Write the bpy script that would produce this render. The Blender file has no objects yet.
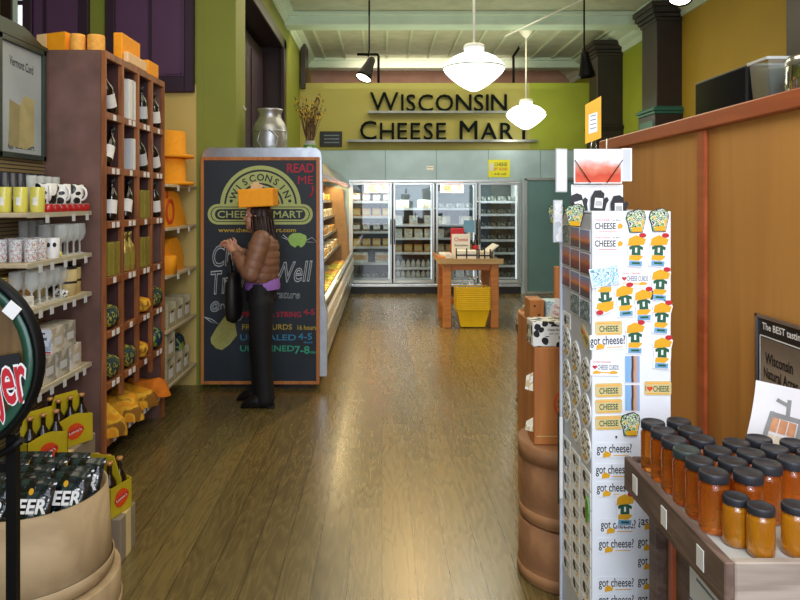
import bpy, bmesh, math, random
from math import pi, sin, cos, radians as R
from mathutils import Matrix, Vector
random.seed(7)
SC = bpy.context.scene
COL = SC.collection
F, CX, CY, EYE = 680.0, 382.0, 200.0, 1.6      # focal length in pixels, vanishing point, eye height

def at(px, py, Y):                             # a photo reading turned into a point standing at depth Y
    return Vector(((px - CX) * Y / F, Y, EYE - (py - CY) * Y / F))
def xat(px, Y): return (px - CX) * Y / F
def zat(py, Y): return EYE - (py - CY) * Y / F

# ------------------------------------------------------------------ materials
def lin(h):
    h = h.lstrip('#'); o = []
    for i in (0, 2, 4):
        c = int(h[i:i+2], 16) / 255.0
        o.append(c / 12.92 if c <= .04045 else ((c + .055) / 1.055) ** 2.4)
    return tuple(o) + (1.0,)
M = {}
def nodes(name):
    m = bpy.data.materials.new(name); m.use_nodes = True
    nt = m.node_tree; nt.nodes.clear()
    out = nt.nodes.new('ShaderNodeOutputMaterial')
    M[name] = m
    return m, nt, out
def N(nt, t, **kw):
    n = nt.nodes.new(t)
    for k, v in kw.items():
        if k.startswith('i_'): n.inputs[k[2:].replace('_', ' ')].default_value = v
        else: setattr(n, k, v)
    return n
def L(nt, a, b): nt.links.new(a, b)
def dark(c, k): return (c[0]*k, c[1]*k, c[2]*k, 1)
def plain(name, col, rough=.5, metal=0, var=.12, scale=12, bump=0, coat=0, emit=0, stretch=(1, 1, 1), spec=.5):
    """principled surface with a procedural noise variation"""
    m, nt, out = nodes(name); c = lin(col)
    b = N(nt, 'ShaderNodeBsdfPrincipled'); b.inputs['Roughness'].default_value = rough; b.inputs['Metallic'].default_value = metal
    b.inputs['Specular IOR Level'].default_value = spec
    if coat: b.inputs['Coat Weight'].default_value = coat; b.inputs['Coat Roughness'].default_value = .15
    tc = N(nt, 'ShaderNodeTexCoord'); mp = N(nt, 'ShaderNodeMapping'); mp.inputs['Scale'].default_value = stretch
    nz = N(nt, 'ShaderNodeTexNoise'); nz.inputs['Scale'].default_value = scale; nz.inputs['Detail'].default_value = 4
    L(nt, tc.outputs['Object'], mp.inputs['Vector']); L(nt, mp.outputs['Vector'], nz.inputs['Vector'])
    rp = N(nt, 'ShaderNodeValToRGB'); rp.color_ramp.elements[0].position = .3; rp.color_ramp.elements[1].position = .7
    rp.color_ramp.elements[0].color = dark(c, 1 - var); rp.color_ramp.elements[1].color = dark(c, 1 + var)
    L(nt, nz.outputs['Fac'], rp.inputs['Fac']); L(nt, rp.outputs['Color'], b.inputs['Base Color'])
    if bump:
        bp = N(nt, 'ShaderNodeBump'); bp.inputs['Strength'].default_value = bump; bp.inputs['Distance'].default_value = .01
        L(nt, nz.outputs['Fac'], bp.inputs['Height']); L(nt, bp.outputs['Normal'], b.inputs['Normal'])
    if emit:
        L(nt, rp.outputs['Color'], b.inputs['Emission Color']); b.inputs['Emission Strength'].default_value = emit
    L(nt, b.outputs['BSDF'], out.inputs['Surface'])
    return m
def glow(name, col, strength):
    m, nt, out = nodes(name); e = N(nt, 'ShaderNodeEmission'); e.inputs['Color'].default_value = lin(col); e.inputs['Strength'].default_value = strength
    L(nt, e.outputs[0], out.inputs['Surface']); return m
def glass(name, tint='#ffffff', gloss=.12, rough=.02):
    m, nt, out = nodes(name)
    t = N(nt, 'ShaderNodeBsdfTransparent'); t.inputs['Color'].default_value = lin(tint)
    g = N(nt, 'ShaderNodeBsdfGlossy'); g.inputs['Roughness'].default_value = rough
    fr = N(nt, 'ShaderNodeFresnel'); fr.inputs['IOR'].default_value = 1.45
    ad = N(nt, 'ShaderNodeMath', operation='ADD'); ad.inputs[1].default_value = gloss; ad.use_clamp = True
    mx = N(nt, 'ShaderNodeMixShader')
    L(nt, fr.outputs[0], ad.inputs[0]); L(nt, ad.outputs[0], mx.inputs[0]); L(nt, t.outputs[0], mx.inputs[1]); L(nt, g.outputs[0], mx.inputs[2])
    L(nt, mx.outputs[0], out.inputs['Surface']); return m
def wood(name, a, b_, rough=.5, axis='z', sc=1.0, coat=0, rings=6, bump=.1, knots=0):
    m, nt, out = nodes(name)
    b = N(nt, 'ShaderNodeBsdfPrincipled'); b.inputs['Roughness'].default_value = rough
    if coat: b.inputs['Coat Weight'].default_value = coat; b.inputs['Coat Roughness'].default_value = .2
    tc = N(nt, 'ShaderNodeTexCoord'); mp = N(nt, 'ShaderNodeMapping')
    s = {'x': (.12, 1, 1), 'y': (1, .12, 1), 'z': (1, 1, .12)}[axis]
    mp.inputs['Scale'].default_value = tuple(v * 9 * sc for v in s)
    nz = N(nt, 'ShaderNodeTexNoise'); nz.inputs['Scale'].default_value = 1; nz.inputs['Detail'].default_value = 5; nz.inputs['Distortion'].default_value = .4
    L(nt, tc.outputs['Object'], mp.inputs['Vector']); L(nt, mp.outputs['Vector'], nz.inputs['Vector'])
    ml = N(nt, 'ShaderNodeMath', operation='MULTIPLY'); ml.inputs[1].default_value = rings
    fr = N(nt, 'ShaderNodeMath', operation='PINGPONG'); fr.inputs[1].default_value = .5
    L(nt, nz.outputs['Fac'], ml.inputs[0]); L(nt, ml.outputs[0], fr.inputs[0])
    ad = N(nt, 'ShaderNodeMath', operation='MULTIPLY_ADD'); ad.inputs[1].default_value = .7
    L(nt, fr.outputs[0], ad.inputs[0]); L(nt, nz.outputs['Fac'], ad.inputs[2])
    rp = N(nt, 'ShaderNodeValToRGB'); rp.color_ramp.elements[0].position = .35; rp.color_ramp.elements[1].position = .95
    rp.color_ramp.elements[0].color = lin(a); rp.color_ramp.elements[1].color = lin(b_)
    L(nt, ad.outputs[0], rp.inputs['Fac']); L(nt, rp.outputs['Color'], b.inputs['Base Color'])
    bp = N(nt, 'ShaderNodeBump'); bp.inputs['Strength'].default_value = bump; bp.inputs['Distance'].default_value = .005
    L(nt, ad.outputs[0], bp.inputs['Height']); L(nt, bp.outputs['Normal'], b.inputs['Normal'])
    L(nt, b.outputs['BSDF'], out.inputs['Surface']); return m
def stripes(name, a, b_, axis, period, duty=.3, rough=.5, bump=.6, metal=0):
    m, nt, out = nodes(name)
    b = N(nt, 'ShaderNodeBsdfPrincipled'); b.inputs['Roughness'].default_value = rough; b.inputs['Metallic'].default_value = metal
    tc = N(nt, 'ShaderNodeTexCoord'); sp = N(nt, 'ShaderNodeSeparateXYZ'); L(nt, tc.outputs['Object'], sp.inputs[0])
    dv = N(nt, 'ShaderNodeMath', operation='DIVIDE'); dv.inputs[1].default_value = period
    fr = N(nt, 'ShaderNodeMath', operation='FRACT'); lt = N(nt, 'ShaderNodeMath', operation='LESS_THAN'); lt.inputs[1].default_value = duty
    L(nt, sp.outputs['XYZ'.index(axis)], dv.inputs[0]); L(nt, dv.outputs[0], fr.inputs[0]); L(nt, fr.outputs[0], lt.inputs[0])
    mx = N(nt, 'ShaderNodeMixRGB'); mx.inputs[1].default_value = lin(a); mx.inputs[2].default_value = lin(b_)
    L(nt, lt.outputs[0], mx.inputs[0]); L(nt, mx.outputs[0], b.inputs['Base Color'])
    if bump:
        bp = N(nt, 'ShaderNodeBump'); bp.inputs['Strength'].default_value = bump; bp.inputs['Distance'].default_value = .004
        L(nt, lt.outputs[0], bp.inputs['Height']); L(nt, bp.outputs['Normal'], b.inputs['Normal'])
    L(nt, b.outputs['BSDF'], out.inputs['Surface']); return m
def blotch(name, cols, scale=20, rough=.5, kind='noise', sharp=True, coat=0, stretch=(1, 1, 1), dist=0):
    """several colours laid out by a noise or voronoi texture (cow hide, printed pictures, folded shirts)"""
    m, nt, out = nodes(name)
    b = N(nt, 'ShaderNodeBsdfPrincipled'); b.inputs['Roughness'].default_value = rough
    if coat: b.inputs['Coat Weight'].default_value = coat
    tc = N(nt, 'ShaderNodeTexCoord'); mp = N(nt, 'ShaderNodeMapping'); mp.inputs['Scale'].default_value = stretch
    L(nt, tc.outputs['Object'], mp.inputs['Vector'])
    nz = N(nt, 'ShaderNodeTexNoise'); nz.inputs['Scale'].default_value = scale; nz.inputs['Detail'].default_value = 2; nz.inputs['Distortion'].default_value = dist
    L(nt, mp.outputs['Vector'], nz.inputs['Vector'])
    rp = N(nt, 'ShaderNodeValToRGB'); cr = rp.color_ramp
    if sharp: cr.interpolation = 'CONSTANT'
    lo, hi = .36, .64; n = len(cols)
    while len(cr.elements) < n: cr.elements.new(.5)
    for i, c in enumerate(cols):
        cr.elements[i].position = 0 if i == 0 else lo + (hi - lo) * i / n if sharp else lo + (hi - lo) * i / max(1, n - 1)
        cr.elements[i].color = lin(c)
    L(nt, nz.outputs['Fac'], rp.inputs['Fac']); L(nt, rp.outputs['Color'], b.inputs['Base Color']); L(nt, b.outputs['BSDF'], out.inputs['Surface'])
    return m
def spots(name, scale, thr=.36, dark_='#141416', pale='#efeee8', rough=.4):
    m, nt, out = nodes(name)
    b = N(nt, 'ShaderNodeBsdfPrincipled'); b.inputs['Roughness'].default_value = rough; b.inputs['Coat Weight'].default_value = .2
    tc = N(nt, 'ShaderNodeTexCoord'); nz = N(nt, 'ShaderNodeTexNoise'); nz.inputs['Scale'].default_value = scale * .9
    vm = N(nt, 'ShaderNodeVectorMath', operation='MULTIPLY_ADD'); vm.inputs[1].default_value = (.35 / scale,) * 3
    L(nt, tc.outputs['Object'], nz.inputs['Vector']); L(nt, nz.outputs['Color'], vm.inputs[0]); L(nt, tc.outputs['Object'], vm.inputs[2])
    vo = N(nt, 'ShaderNodeTexVoronoi'); vo.inputs['Scale'].default_value = scale; L(nt, vm.outputs[0], vo.inputs['Vector'])
    lt = N(nt, 'ShaderNodeMath', operation='LESS_THAN'); lt.inputs[1].default_value = thr; L(nt, vo.outputs['Distance'], lt.inputs[0])
    mx = N(nt, 'ShaderNodeMixRGB'); mx.inputs[1].default_value = lin(pale); mx.inputs[2].default_value = lin(dark_); L(nt, lt.outputs[0], mx.inputs[0])
    L(nt, mx.outputs[0], b.inputs['Base Color']); L(nt, b.outputs['BSDF'], out.inputs['Surface']); return m
def ramp_z(name, stops, z0, z1, rough=.5, noise=0, axis='Z', nscale=20):
    """colours running along one axis of the object (a printed landscape)"""
    m, nt, out = nodes(name)
    b = N(nt, 'ShaderNodeBsdfPrincipled'); b.inputs['Roughness'].default_value = rough
    tc = N(nt, 'ShaderNodeTexCoord'); sp = N(nt, 'ShaderNodeSeparateXYZ'); L(nt, tc.outputs['Object'], sp.inputs[0])
    mr = N(nt, 'ShaderNodeMapRange'); mr.inputs['From Min'].default_value = z0; mr.inputs['From Max'].default_value = z1
    nz = N(nt, 'ShaderNodeTexNoise'); nz.inputs['Scale'].default_value = nscale; L(nt, tc.outputs['Object'], nz.inputs['Vector'])
    ma = N(nt, 'ShaderNodeMath', operation='MULTIPLY_ADD'); ma.inputs[1].default_value = noise
    L(nt, sp.outputs['XYZ'.index(axis)], mr.inputs['Value']); L(nt, nz.outputs['Fac'], ma.inputs[0]); L(nt, mr.outputs[0], ma.inputs[2])
    rp = N(nt, 'ShaderNodeValToRGB'); cr = rp.color_ramp
    while len(cr.elements) < len(stops): cr.elements.new(.5)
    for i, (p, c) in enumerate(stops): cr.elements[i].position = min(1, p + noise * .5); cr.elements[i].color = lin(c)
    L(nt, ma.outputs[0], rp.inputs['Fac']); L(nt, rp.outputs['Color'], b.inputs['Base Color']); L(nt, b.outputs['BSDF'], out.inputs['Surface'])
    return m

def floor_material():
    m, nt, out = nodes('floor_planks')
    b = N(nt, 'ShaderNodeBsdfPrincipled')
    tc = N(nt, 'ShaderNodeTexCoord'); sp = N(nt, 'ShaderNodeSeparateXYZ'); L(nt, tc.outputs['Object'], sp.inputs[0])
    def mt(op, a, v=None, c=None):
        n = N(nt, 'ShaderNodeMath', operation=op)
        for i, x in enumerate((a, v, c)):
            if x is None: continue
            if isinstance(x, (int, float)): n.inputs[i].default_value = x
            else: L(nt, x, n.inputs[i])
        return n.outputs[0]
    X, Yc = sp.outputs[0], sp.outputs[1]
    u = mt('DIVIDE', X, .145); pid = mt('FLOOR', u); fx = mt('FRACT', u)
    wn = N(nt, 'ShaderNodeTexWhiteNoise'); wn.noise_dimensions = '1D'; L(nt, pid, wn.inputs['W'])
    yo = mt('MULTIPLY_ADD', wn.outputs['Value'], 37.0, Yc)
    seg = mt('FLOOR', mt('DIVIDE', yo, 2.4)); wn2 = N(nt, 'ShaderNodeTexWhiteNoise'); wn2.noise_dimensions = '2D'
    cb = N(nt, 'ShaderNodeCombineXYZ'); L(nt, pid, cb.inputs[0]); L(nt, seg, cb.inputs[1]); L(nt, cb.outputs[0], wn2.inputs['Vector'])
    cv = N(nt, 'ShaderNodeCombineXYZ'); L(nt, mt('MULTIPLY', X, 8.5), cv.inputs[0]); L(nt, mt('MULTIPLY', yo, 1.1), cv.inputs[1]); L(nt, mt('MULTIPLY', wn2.outputs['Value'], 40), cv.inputs[2])
    nz = N(nt, 'ShaderNodeTexNoise'); nz.inputs['Scale'].default_value = 1; nz.inputs['Detail'].default_value = 2.5; L(nt, cv.outputs[0], nz.inputs['Vector'])
    ring = mt('PINGPONG', mt('MULTIPLY', nz.outputs['Fac'], 11), .5)
    fine = N(nt, 'ShaderNodeTexNoise'); fine.inputs['Scale'].default_value = 1; fine.inputs['Detail'].default_value = 3
    cf = N(nt, 'ShaderNodeCombineXYZ'); L(nt, mt('MULTIPLY', X, 160), cf.inputs[0]); L(nt, mt('MULTIPLY', yo, 5), cf.inputs[1]); L(nt, cf.outputs[0], fine.inputs['Vector'])
    g = mt('ADD', mt('MULTIPLY', ring, .42), mt('MULTIPLY', fine.outputs['Fac'], .42))
    g = mt('ADD', g, mt('MULTIPLY', wn2.outputs['Value'], .20))
    rp = N(nt, 'ShaderNodeValToRGB'); cr = rp.color_ramp
    cr.elements[0].position = .22; cr.elements[0].color = lin(FLOOR_A); cr.elements[1].position = .9; cr.elements[1].color = lin(FLOOR_B)
    L(nt, g, rp.inputs['Fac'])
    gap = mt('LESS_THAN', mt('PINGPONG', fx, .5), .018)
    mx = N(nt, 'ShaderNodeMixRGB'); mx.inputs[2].default_value = lin('#1c160b'); L(nt, mt('MULTIPLY', gap, .6), mx.inputs[0]); L(nt, rp.outputs['Color'], mx.inputs[1])
    L(nt, mx.outputs[0], b.inputs['Base Color'])
    L(nt, mt('ADD', mt('MULTIPLY', g, .03), FLOOR_ROUGH), b.inputs['Roughness'])
    b.inputs['Specular IOR Level'].default_value = .8; b.inputs['Coat Weight'].default_value = .12; b.inputs['Coat Roughness'].default_value = .25
    bp = N(nt, 'ShaderNodeBump'); bp.inputs['Strength'].default_value = .04; bp.inputs['Distance'].default_value = .002
    L(nt, mt('SUBTRACT', g, gap), bp.inputs['Height']); L(nt, bp.outputs['Normal'], b.inputs['Normal'])
    L(nt, b.outputs['BSDF'], out.inputs['Surface'])
FLOOR_A, FLOOR_B, FLOOR_ROUGH = '#554829', '#8a7845', .26
floor_material()

plain('olive_paint', '#858c30', .6, var=.05, scale=3)
plain('yellow_paint', '#b3942c', .6, var=.05, scale=2)
plain('neon_lit_paint', '#8f9a26', .6, var=.06, scale=3)  # wall paint with the green neon light put into its colour
plain('cream_paint', '#d0b66a', .6, var=.04, scale=3)
plain('sign_paint', '#a39c50', .6, var=.05, scale=2)
plain('ceiling_paint', '#cdd6bb', .5, var=.06, scale=2)
plain('ceiling_panel', '#c2c5a8', .45, var=.12, scale=5)
plain('beam_paint', '#d8ecd6', .5, var=.06, scale=3)
plain('cornice_paint', '#cfe0c8', .45, var=.06, scale=3)
plain('pink_plaster', '#c39c86', .7, var=.1, scale=4)
plain('dark_brown_paint', '#2a1b18', .35, var=.15, scale=6)
plain('pilaster_paint', '#2b2320', .4, var=.15, scale=6)
plain('purple_paint', '#5a3a5c', .4, var=.06, scale=4)
plain('purple_dark', '#341f33', .4, var=.08, scale=4)
plain('green_lit_paint', '#2c6b5c', .4, var=.1, scale=6)  # pilaster surface with reflected green light put into its colour
plain('cold_panel', '#9fb6bd', .35, metal=.15, var=.10, scale=3)
plain('cold_door', '#64888a', .4, metal=.2, var=.06, scale=4)
plain('cold_dark', '#3a4745', .5, var=.08, scale=4)
plain('aluminium', '#c9cdcb', .28, metal=.9, var=.05, scale=8)
plain('steel', '#b8bcc0', .3, metal=.95, var=.12, scale=9, bump=.15)
plain('cast_aluminium', '#b4b6b6', .38, metal=.85, var=.12, scale=14, bump=.1)
plain('chrome', '#dcdcdc', .12, metal=1, var=.02)
plain('black_metal', '#070707', .5, var=.1, spec=.2)
plain('black_plastic', '#17181a', .42, var=.15)
plain('lid_black', '#24262b', .5, var=.12, scale=30)
plain('lid_worn', '#2f3b38', .5, var=.2, scale=30)
plain('white_plastic', '#e6e6e0', .4, var=.03)
plain('white_paper', '#ecebe6', .6, var=.03)
plain('grey_paper', '#c9ccce', .6, var=.05)
plain('white_gloss', '#f4f5f5', .3, var=.02)
plain('rack_white', '#e9edf2', .35, var=.03)
plain('rack_side', '#c5cad4', .4, var=.05)
plain('rack_edge', '#5f7182', .45, var=.15)
plain('ink', '#121518', .5, var=.05)
plain('ledge_metal', '#7d817c', .35, metal=.6, var=.25, scale=3)
plain('case_end', '#8f6f4c', .5, var=.15, scale=12)
plain('sign_letter', '#0a1314', .7, var=.1, spec=.08)
plain('red_ink', '#c0202c', .5, var=.05)
plain('gold_ink', '#e2a81c', .5, var=.06)
plain('green_ink', '#1f5a3c', .5, var=.06)
plain('leaf_green', '#5f9a3f', .5, var=.2, scale=60)
plain('blue_ink', '#6fa3c8', .5, var=.06)
plain('tan_print', '#d8c489', .5, var=.06)
plain('chalkboard_slate', '#1f2a33', .55, var=.2, scale=4)
plain('chalk_green', '#b0bd78', .8, var=.1, scale=80)
plain('chalk_lime', '#9cc76a', .8, var=.1, scale=80)
plain('chalk_white', '#c6d0d6', .8, var=.1, scale=80)
plain('chalk_red', '#b82c42', .8, var=.1, scale=80)
plain('chalk_yellow', '#b8a03a', .8, var=.1, scale=80)
plain('chalk_blue', '#3f88ae', .8, var=.1, scale=80)
plain('chalk_mint', '#3cab86', .8, var=.1, scale=80)
plain('chalk_cheese', '#a8a760', .85, var=.14, scale=50)
plain('foam', '#ffa610', .7, var=.07, scale=30, bump=.15)
plain('foam_light', '#f6b04a', .7, var=.12, scale=40, bump=.3)
plain('foam_pale', '#f8cf9a', .7, var=.05, scale=40)
plain('foam_red', '#d8480f', .7, var=.12, scale=30)
plain('mug_yellow', '#dcd560', .3, var=.04, coat=.4)
plain('mug_red', '#b81d20', .3, var=.05, coat=.4)
plain('mug_blue', '#1d2638', .3, var=.2, coat=.4)
spots('cow_hide', 17, .47)
spots('cow_fine', 70, .42)
spots('cow_box', 30, .45)
blotch('state_print', ['#1c1c1c', '#f0f0ec', '#3f7a2c', '#6fa83e', '#f0f0ec', '#e0b020'], 70, .4)
blotch('mug_print', ['#e8e8e4', '#e8e8e4', '#7c8a9c', '#e8e8e4', '#e4e4e0', '#c07a7a'], 75, .35)
blotch('box_print', ['#d8dee6', '#dfe3e8', '#d8dee6', '#9fb2c9'], 14, .5)
blotch('box_craft', ['#b5ab98', '#c6bfae', '#d6d2c6'], 22, .6)
blotch('box_grey', ['#8f8b80', '#a8a496', '#c0bcae'], 22, .6)
blotch('goods_amber', ['#8b5a2c', '#d08a34', '#ecc478', '#a87440', '#e2b468'], 22, .45, sharp=False)
blotch('goods_cream', ['#e9dfc0', '#efe8d4', '#cdb98c', '#f2efe4'], 20, .45)
blotch('goods_brown', ['#4a321f', '#8a6a48', '#b08d63', '#31241a'], 24, .5)
blotch('goods_dark', ['#22302c', '#5b5f56', '#3a3f3a', '#8d9186'], 26, .5)
blotch('goods_white', ['#e6e8e6', '#f3f3f0', '#c9cfd0'], 20, .4)
blotch('shirt_green', ['#22352f', '#2f4a3f', '#b6a52c', '#26352c'], 22, .85, dist=1.2)
blotch('shirt_navy', ['#152432', '#1d3a4c', '#22475c', '#8a9a3a'], 18, .85, dist=1.0)
blotch('shirt_gold', ['#e0a016', '#d98f10', '#eab52c', '#8a5a10'], 9, .85, sharp=False, dist=1.0)
plain('shirt_orange', '#e07b12', .85, var=.2, scale=20)
wood('cube_shelf_wood', '#74401f', '#a5653a', .45, 'z', 1.0)
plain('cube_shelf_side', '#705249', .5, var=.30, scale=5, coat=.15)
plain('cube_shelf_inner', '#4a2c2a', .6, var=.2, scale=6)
wood('pine_board', '#a8622f', '#c8823f', .55, 'z', .8, rings=5)
wood('shelf_board', '#c2b08c', '#d8c9a6', .5, 'y', .7)
plain('shelf_edge', '#b9b39a', .45, var=.08)
stripes('slatwall_board', '#86754c', '#2a2018', 'Z', .0205, .3)
plain('slatwall_cap', '#2c3a30', .4, var=.1)
wood('plywood', '#ad7436', '#cc9248', .5, 'z', .35, rings=3, bump=.03)
wood('red_trim', '#9c4a24', '#b95f33', .4, 'y', .6, coat=.2)
wood('tray_wood', '#4a382f', '#7b6457', .6, 'y', 1.2, bump=.35)
wood('tray_wood_grey', '#8b7d70', '#b8ab9c', .6, 'x', 1.2, bump=.35)
plain('tray_top', '#a9aaa4', .3, var=.15, scale=9)
wood('bent_wood', '#a48b66', '#c2a880', .6, 'x', .5, rings=4, bump=.06)
wood('bent_wood_dark', '#8d6140', '#b38156', .6, 'x', .5, rings=5, bump=.12)
wood('table_wood', '#a8642c', '#c9843f', .45, 'x', .8)
wood('table_top_wood', '#a88a5c', '#c4a878', .5, 'x', .8)
wood('keg_wood', '#574226', '#7d6036', .4, 'z', 1, coat=.3)
plain('keg_rim', '#1f4a38', .35, var=.1, coat=.4)
plain('basket_yellow', '#f8d21a', .4, var=.06)
plain('carrier_yellow', '#bfab1c', .5, var=.08)
plain('bottle_brown', '#150c08', .12, var=.1, coat=.6)
plain('bottle_green', '#10180f', .12, var=.1, coat=.6)
plain('bottle_cap', '#c08a58', .35, metal=.4, var=.1)
plain('bag_black', '#0d0f10', .22, var=.2, coat=.5)
blotch('bag_art', ['#0d0f10', '#0d0f10', '#0d0f10', '#16262a', '#2a3b3a'], 30, .22, coat=.5)
plain('carton', '#8a7f6c', .7, var=.1)
plain('olive_box', '#8c8330', .5, var=.12)
plain('gold_foil', '#b3a052', .3, metal=.5, var=.2, scale=30)
plain('wire_bin', '#b9ad88', .6, var=.15, scale=40)
plain('skin_tone', '#c99478', .5, var=.06)
plain('hair_brown', '#2b1712', .5, var=.35, scale=40, stretch=(1, 1, .08), bump=.3)
plain('jacket_brown', '#855e48', .48, var=.2, scale=14, bump=.35)
plain('trouser_black', '#0b0b0e', .75, var=.2)
plain('shoe_black', '#0d0d10', .35, var=.1)
plain('shirt_violet', '#9a6cc0', .7, var=.08)
plain('handbag_black', '#0e0d10', .55, var=.2)
plain('twig', '#5a3c28', .7, var=.3, scale=40)
plain('twig_bud', '#c0a22c', .7, var=.2, scale=40)
plain('notice_yellow', '#d8d628', .6, var=.05)
plain('card_yellow', '#e0a61e', .6, var=.08)
plain('tv_black', '#0c0f14', .15, var=.1)
plain('dusty_bin', '#c9cfcb', .35, var=.05)
ramp_z('print_painting', [(0, '#d8542c'), (.25, '#c8401c'), (.45, '#d87a5c'), (.6, '#e8c4bc'), (.75, '#f4f2f4'), (1, '#f8f8f8')], -.055, .055, .35, .55, nscale=18)
ramp_z('print_sunset', [(0, '#4a5470'), (.3, '#7a4a4c'), (.5, '#f09048'), (.6, '#c8808a'), (1, '#8496c4')], -.03, .03, .35, .12, axis='Y')
ramp_z('print_dusk', [(0, '#5a3440'), (.4, '#9a4a4c'), (.55, '#d07a4c'), (1, '#9484a8')], -.03, .03, .35, .12, axis='Y')
blotch('print_forest', ['#3a4a52', '#5f7a86', '#90a8b4', '#42545c', '#c0d0d8'], 60, .35)
blotch('print_ice', ['#d5ecf4', '#8cc4dc', '#eaf6fa', '#5a9ab8', '#cfe6ee'], 30, .3, dist=1.5)
ramp_z('print_pier', [(0, '#7fb0dc'), (.4, '#8fb8de'), (.47, '#3a2c34'), (.53, '#4a3434'), (.62, '#d09a6a'), (1, '#86b4e0')], -.026, .026, .3, .12, axis='X')
ramp_z('print_honey', [(0, '#4a4038'), (.5, '#a0917c'), (.8, '#6f6356'), (1, '#2a2622')], -.25, .22, .3, .1)
plain('poster_grey', '#a8b2b4', .25, var=.1, scale=3)
plain('poster_cheese_side', '#9c9468', .4, var=.1, scale=12)
plain('poster_cheese', '#b5ab78', .4, var=.12, scale=12)
plain('honey_sheet', '#e4e4e4', .4, var=.03)
plain('hive_frame', '#8d8f8c', .4, var=.1)
plain('hive_peach', '#c8916a', .5, var=.2, scale=30)
plain('hive_cream', '#d8cbb0', .5, var=.1)
def honey_material():
    m, nt, out = nodes('honey_glass')
    b = N(nt, 'ShaderNodeBsdfPrincipled'); b.inputs['Roughness'].default_value = .06
    tc = N(nt, 'ShaderNodeTexCoord'); sp = N(nt, 'ShaderNodeSeparateXYZ'); L(nt, tc.outputs['Object'], sp.inputs[0])
    oi = N(nt, 'ShaderNodeObjectInfo')
    mr = N(nt, 'ShaderNodeMapRange'); mr.inputs['From Max'].default_value = .12; L(nt, sp.outputs[2], mr.inputs['Value'])
    rp = N(nt, 'ShaderNodeValToRGB'); e = rp.color_ramp.elements; e[0].color = lin('#f0a040'); e[1].color = lin('#d2741e')
    L(nt, mr.outputs[0], rp.inputs['Fac'])
    L(nt, rp.outputs['Color'], b.inputs['Base Color'])
    b.inputs['Transmission Weight'].default_value = .8; b.inputs['IOR'].default_value = 1.2
    b.inputs['Coat Weight'].default_value = .6; b.inputs['Coat Roughness'].default_value = .04
    L(nt, b.outputs['BSDF'], out.inputs['Surface'])
honey_material()
plain('honey_light', '#d8901c', .1, var=.1, coat=.8)
M['honey_light'].node_tree.nodes['Principled BSDF'].inputs['Transmission Weight'].default_value = .6
glass('door_glass', '#eef4f4', .035)
glass('case_glass', '#f4f8f8', .05)
plain('clear_glass', '#e8f0ee', .08, var=.03)
M['clear_glass'].node_tree.nodes['Principled BSDF'].inputs['Alpha'].default_value = .34
glass('poster_glass', '#ffffff', .10)
glass('bin_plastic', '#c4ccca', .25, .35)
glow('globe_glow', '#f4fff4', 3.2)
glow('spot_glow', '#fff2da', 7)
glow('tube_glow', '#fff4de', 4)
glow('cool_tube', '#f2fbff', 1.3)
glow('daylight_pane', '#f0eefc', 1.4)

# ------------------------------------------------------------------ mesh building
_TX = {}
def text_geo(s, outline=0, offset=.0, shear=0):
    k = (s, outline, offset, shear)
    if k in _TX: return _TX[k]
    cu = bpy.data.curves.new('t', 'FONT'); cu.body = s; cu.size = 1; cu.align_x = 'CENTER'; cu.align_y = 'CENTER'; cu.resolution_u = 3; cu.shear = shear
    if outline: cu.fill_mode = 'NONE'; cu.bevel_depth = outline; cu.bevel_resolution = 0
    else: cu.offset = offset
    o = bpy.data.objects.new('t', cu); COL.objects.link(o)
    dg = bpy.context.evaluated_depsgraph_get(); dg.update()
    me = bpy.data.meshes.new_from_object(o.evaluated_get(dg), depsgraph=dg)
    vs = [v.co.copy() for v in me.vertices]; fs = [tuple(p.vertices) for p in me.polygons]
    if vs:                                      # centre it on its ink
        x0 = min(v.x for v in vs); x1 = max(v.x for v in vs); y0 = min(v.y for v in vs); y1 = max(v.y for v in vs)
        c = Vector(((x0+x1)/2, (y0+y1)/2, 0)); vs = [v - c for v in vs]; wh = (x1-x0, y1-y0)
    else: wh = (1, 1)
    bpy.data.objects.remove(o); bpy.data.curves.remove(cu); bpy.data.meshes.remove(me)
    _TX[k] = (vs, fs, wh); return _TX[k]
def frame(o, ex, ey, ez=None):
    ex = Vector(ex); ey = Vector(ey); ez = Vector(ez) if ez else ex.cross(ey)
    return Matrix(((ex.x, ey.x, ez.x, o[0]), (ex.y, ey.y, ez.y, o[1]), (ex.z, ey.z, ez.z, o[2]), (0, 0, 0, 1)))
def facing_cam(x, y, z, roll=0): return Matrix.Translation((x, y, z)) @ Matrix.Rotation(pi/2, 4, 'X') @ Matrix.Rotation(roll, 4, 'Z')
def facing_negx(x, y, z, roll=0): return frame((x, y, z), (0, -1, 0), (0, 0, 1)) @ Matrix.Rotation(roll, 4, 'Z')
def facing_posx(x, y, z, roll=0): return frame((x, y, z), (0, 1, 0), (0, 0, 1)) @ Matrix.Rotation(roll, 4, 'Z')
I4 = Matrix.Identity(4)

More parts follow.
